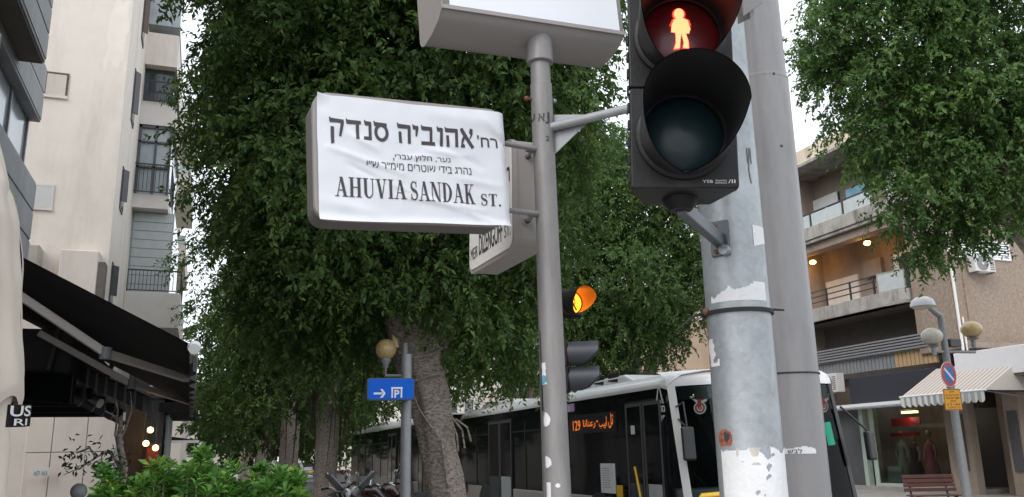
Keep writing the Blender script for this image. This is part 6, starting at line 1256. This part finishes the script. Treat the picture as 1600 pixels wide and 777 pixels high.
def dizengoff_sign():
    z0 = 0; pnear = atY(800, 300, 2.86); X = pnear.x
    far = atX(733, 430, X); fy0, fy1 = 2.86, far.y; zb = far.z+.0; zb2 = atY(799, 388, fy0).z
    zt = zb+.44; s = thing('second_street_sign', 'white street sign box facing away along the road, half behind the paper sheet', 'sign', (X, fy0, zb))
    L = fy1-fy0; tl = .03
    fr = Fr((X, fy1, zb), (0, -1, -tl), (0, -tl, 1), (-1, 0, 0)); 
    sh = [(a+L/2, b+.22) for a, b in rrect(L/2, .22, .05)]
    MB().prism(fr, sh, -.115, -.004).build('box', M['sbox'], s, 40)
    MB().prism(fr, [(L/2+a, .22+b) for a, b in rrect(L/2+.003, .223, .052)], -.02, -.002).build('frame', M['sbox'], s, 40); MB().prism(fr, [(L/2+a, .22+b) for a, b in rrect(L/2-.014, .206, .04)], -.002, .002).build('face', M['signface'], s)
    fn = lambda a, b: fr.p(a, b, .0035)
    letters('lettering', 'MEIR', fn, (.06*L, .24*L, .055, .105), M['ink'], s, .0); letters('lettering', 'DIZENGOFF', fn, (.27*L, .80*L, .055, .145), M['ink'], s, .015); letters('lettering', 'ST.', fn, (.84*L, .965*L, .06, .11), M['ink'], s, .0)
    letters('lettering', 'ר', fn, (.9*L, .96*L, .27, .33), M['ink'], s, .03)
    for py in (245, 345):
        q = atY(824, py, fy0-.012); b = MB().tube([(q.x, fy0+.005, q.z), (q.x, fy0-.008, q.z)], .019, 20).build('washer', M['steel'], s, 40); MB().tube([(q.x, fy0-.007, q.z), (q.x+.004, fy0-.022, q.z)], .011, 6).build('bolt', M['rust'], b); p1 = AT(q.z+.01); MB().tube([(q.x, fy0-.01, q.z), (p1.x-.02, p1.y+.01, p1.z)], .008, 10).build('arm', M['steel'], b, 50)
dizengoff_sign()
def top_box():
    PY = 2.72; yw, ro = R(6), R(4.2); u0 = Vector((math.cos(yw), math.sin(yw), 0)); u = u0*math.cos(ro)+Vector((0, 0, math.sin(ro))); v = Vector((0, 0, math.cos(ro)))-u0*math.sin(ro); n = u.cross(v)
    yf = PY-.125; c0 = atY(675, 9, yf); c1 = atY(971, 34, yf+.05)
    s = thing('top_sign_box', 'grey sign cabinet with a white face crowning the street sign pole', 'sign', (c0.x, yf, c0.z))
    L = .745; fr = Fr(c0+u*.055, u, v, n); dp = .22
    # curved belly under a straight cabinet: section in (depth, height)
    sec = [(0, 0), (0, .42), (-dp, .42), (-dp, -.03), (-dp+.01, -.05), (-dp+.04, -.06), (-.10, -.052), (-.03, -.03)]
    vs = [fr.p(a, b, c) for a in (-.015, L) for c, b in sec]; N = len(sec)
    MB().add(vs, [tuple(range(N)), tuple(range(2*N-1, N-1, -1))]+[(i, (i+1) % N, N+(i+1) % N, N+i) for i in range(N)]).build('cabinet', M['sboxt'], s, 50)
    MB().fbox(fr, -.018, L+.003, -.004, .01, .0005, .006).build('face_frame', M['sbox'], s); MB().fbox(fr, .012, L-.02, .012, .40, .0005, .004).build('face', M['facelit'], s)
    MB().prism(Fr(fr.o, fr.n, fr.v, -fr.u), [(a+.004 if a == 0 else a-.004, b-.003) for a, b in sec], .0155, .021).build('end_cap', M['sbox'], s)
M['sboxt'] = mat('cabinet_grey', (.29, .275, .265), .4, var=.05, scale=3); M['facelit'] = mat('white_face', (.76, .77, .82), .35)
top_box()

def pedestrian_signal():
    C = Vector((1.16, 1.832, 2.562)); yw, ro = R(-23), R(-2.0); u0 = Vector((math.cos(yw), math.sin(yw), 0)); u = u0*math.cos(ro)+Vector((0, 0, math.sin(ro))); v = Vector((0, 0, math.cos(ro)))-u0*math.sin(ro)
    n = u.cross(v); fr = Fr(C, u, v, n); S = .142; H = .287
    t = thing('pedestrian_signal', 'black pedestrian traffic light showing a glowing red standing figure', 'traffic light', C)
    def section(k):
        f = Fr(fr.p(0, H*k, 0), u, v, n); hs_ = S-.0015
        MB().prism(f, rrect(hs_, H/2-.0012, .008, 3), -.035, 0).build('housing', M['black'], t, bevel=.004)
        back = MB().add([f.p(a*sx, b*(sy if b > 0 else .985), c) for c, sx, sy in ((-.035, .98, .98), (-.16, .66, .80)) for a, b in ((-hs_, -H/2), (hs_, -H/2), (hs_, H/2), (-hs_, H/2))], [(0, 1, 5, 4), (1, 2, 6, 5), (2, 3, 7, 6), (3, 0, 4, 7), (4, 5, 6, 7)]); back.build('back_shell', M['black'], t, bevel=.006)
        cl = Fr(f.p(-.002, .006, 0), u, v, n); rl = .104
        MB().lathe(cl.o, [(rl, .0), (rl+.022, .0), (rl+.022, .010), (rl+.014, .016), (rl+.004, .016), (rl, .010)], 56, cl).build('lens_ring', M['black'], t, 40)
        le = MB().lathe(cl.o, [(.0008, .024), (.05, .020), (.085, .012), (rl+.001, .0)], 56, cl).build('lens', M['lensr'] if k else M['lensk'], t, 60)
        Ln = .235
        def vis(u_, v_, r=rl+.012, o=0):
            ph = abs(u_-.5)*2; cut = 1 if ph < .5 else 1-.93*((ph-.5)/.5)**.85
            th = 2*PI*(u_-.5); rr = r+.012*v_*cut
            return cl.p(rr*math.sin(th), rr*math.cos(th), .012+v_*Ln*cut)
        keep = lambda a, b: True
        MB().grid(lambda a, b: vis(a, b), 72, 10).grid(lambda a, b: vis(a, b, rl+.0095), 72, 10).build('visor', M['blackv'], t, 60)
        return f, cl, le
    f0, c0, l0 = section(0); f1, c1, l1 = section(1); section(2)
    # rib detail and hinge screws on the left flank
    for k in range(9): MB().fbox(fr, -S-.004, -S+.001, -.12+.05*k, -.095+.05*k, -.03, -.012).build('hinge_lug', M['black'], t)
    # standing figure
    sc = .00077*1.72; P = lambda pts: [((x-1060)*sc, (56-y)*sc) for x, y in pts]
    man = [P([(1047, 27), (1055, 23), (1065, 23), (1075, 29), (1080, 48), (1077, 58), (1070, 58), (1071, 60), (1049, 60), (1049, 56), (1041, 54), (1042, 40)]), P([(1050, 60.5), (1061, 60.5), (1059, 72), (1057, 90), (1046, 92), (1050, 78)]), P([(1062, 60.5), (1071, 60.5), (1075, 76), (1075, 91), (1064, 89), (1066, 78)])]
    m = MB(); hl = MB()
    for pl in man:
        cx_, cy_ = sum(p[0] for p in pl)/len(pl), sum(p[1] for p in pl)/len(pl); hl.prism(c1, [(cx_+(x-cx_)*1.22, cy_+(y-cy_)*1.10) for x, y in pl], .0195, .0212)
    hl.lathe(c1.p(-.003, .056, .0195), [(.001, 0), (.0175, 0), (.0175, .0017), (.001, .0017)], 20, c1).build('red_glow', M['redhalo'], l1)  # light bleed around the figure, put in as a larger glowing shape
    for pl in man: m.prism(c1, pl, .0215, .024)
    hd = [(.0135*math.cos(2*PI*k/18)-.003, .016*math.sin(2*PI*k/18)+.056) for k in range(18)]; m.prism(c1, hd, .0215, .024); m.build('red_figure', M['redman'], l1)
    for tx, a0, a1, b0, b1 in (('YSB', .045, .072, -.128, -.120), ('TRAFFIC', .078, .108, -.124, -.120), ('SIGNALS', .078, .108, -.130, -.126), ('/II', .112, .13, -.129, -.119)): letters('maker_mark', tx, lambda a, b: fr.p(a, b, .0006), (a0, a1, b0, b1), M['posterw'], t)
    # bracket below, clamped to the galvanised pole
    q = fr.p(.0, -H/2+.004, -.105); MB().tube([q, q+Vector((0, 0, -.014)), q+Vector((0, 0, -.034))], [.05, .046, .03], 20).build('pivot', M['black'], t, 40)
    a, z = angle_at(GX, GY, GR, 1122, 335); pp = Vector((GX+(GR)*math.cos(a), GY+GR*math.sin(a), q.z-.026))
    q2 = q+Vector((0, 0, -.022)); d = (pp-q2); fb = Fr(q2, d, (0, 0, 1)); MB().fbox(fb, 0, d.length+.01, -.022, .022, -.014, .014).build('bracket_arm', M['steelb'], t, bevel=.004)
    nn = Vector((math.cos(a), math.sin(a), 0)); fp = Fr(pp, nn.cross(Vector((0, 0, 1))), (0, 0, 1)); fp.n = nn
    MB().fbox(fp, -.03, .03, -.05, .065, -.01, .008).build('clamp_plate', M['steelb'], t, bevel=.003)
    for b in (-.035, .05): MB().lathe(fp.p(.012, b, .0085), [(.001, .006), (.008, .006), (.008, 0)], 6, fp).build('bolt', M['rust'], t)
    MB().lathe(fp.p(-.018, -.035, .0085), [(.001, .02), (.016, .018), (.018, 0)], 18, fp).build('nut', M['steel'], t, 50)
M['steelb'] = mat('bracket_steel', (.10, .11, .12), .4, .3, var=.15, scale=20)
pedestrian_signal()
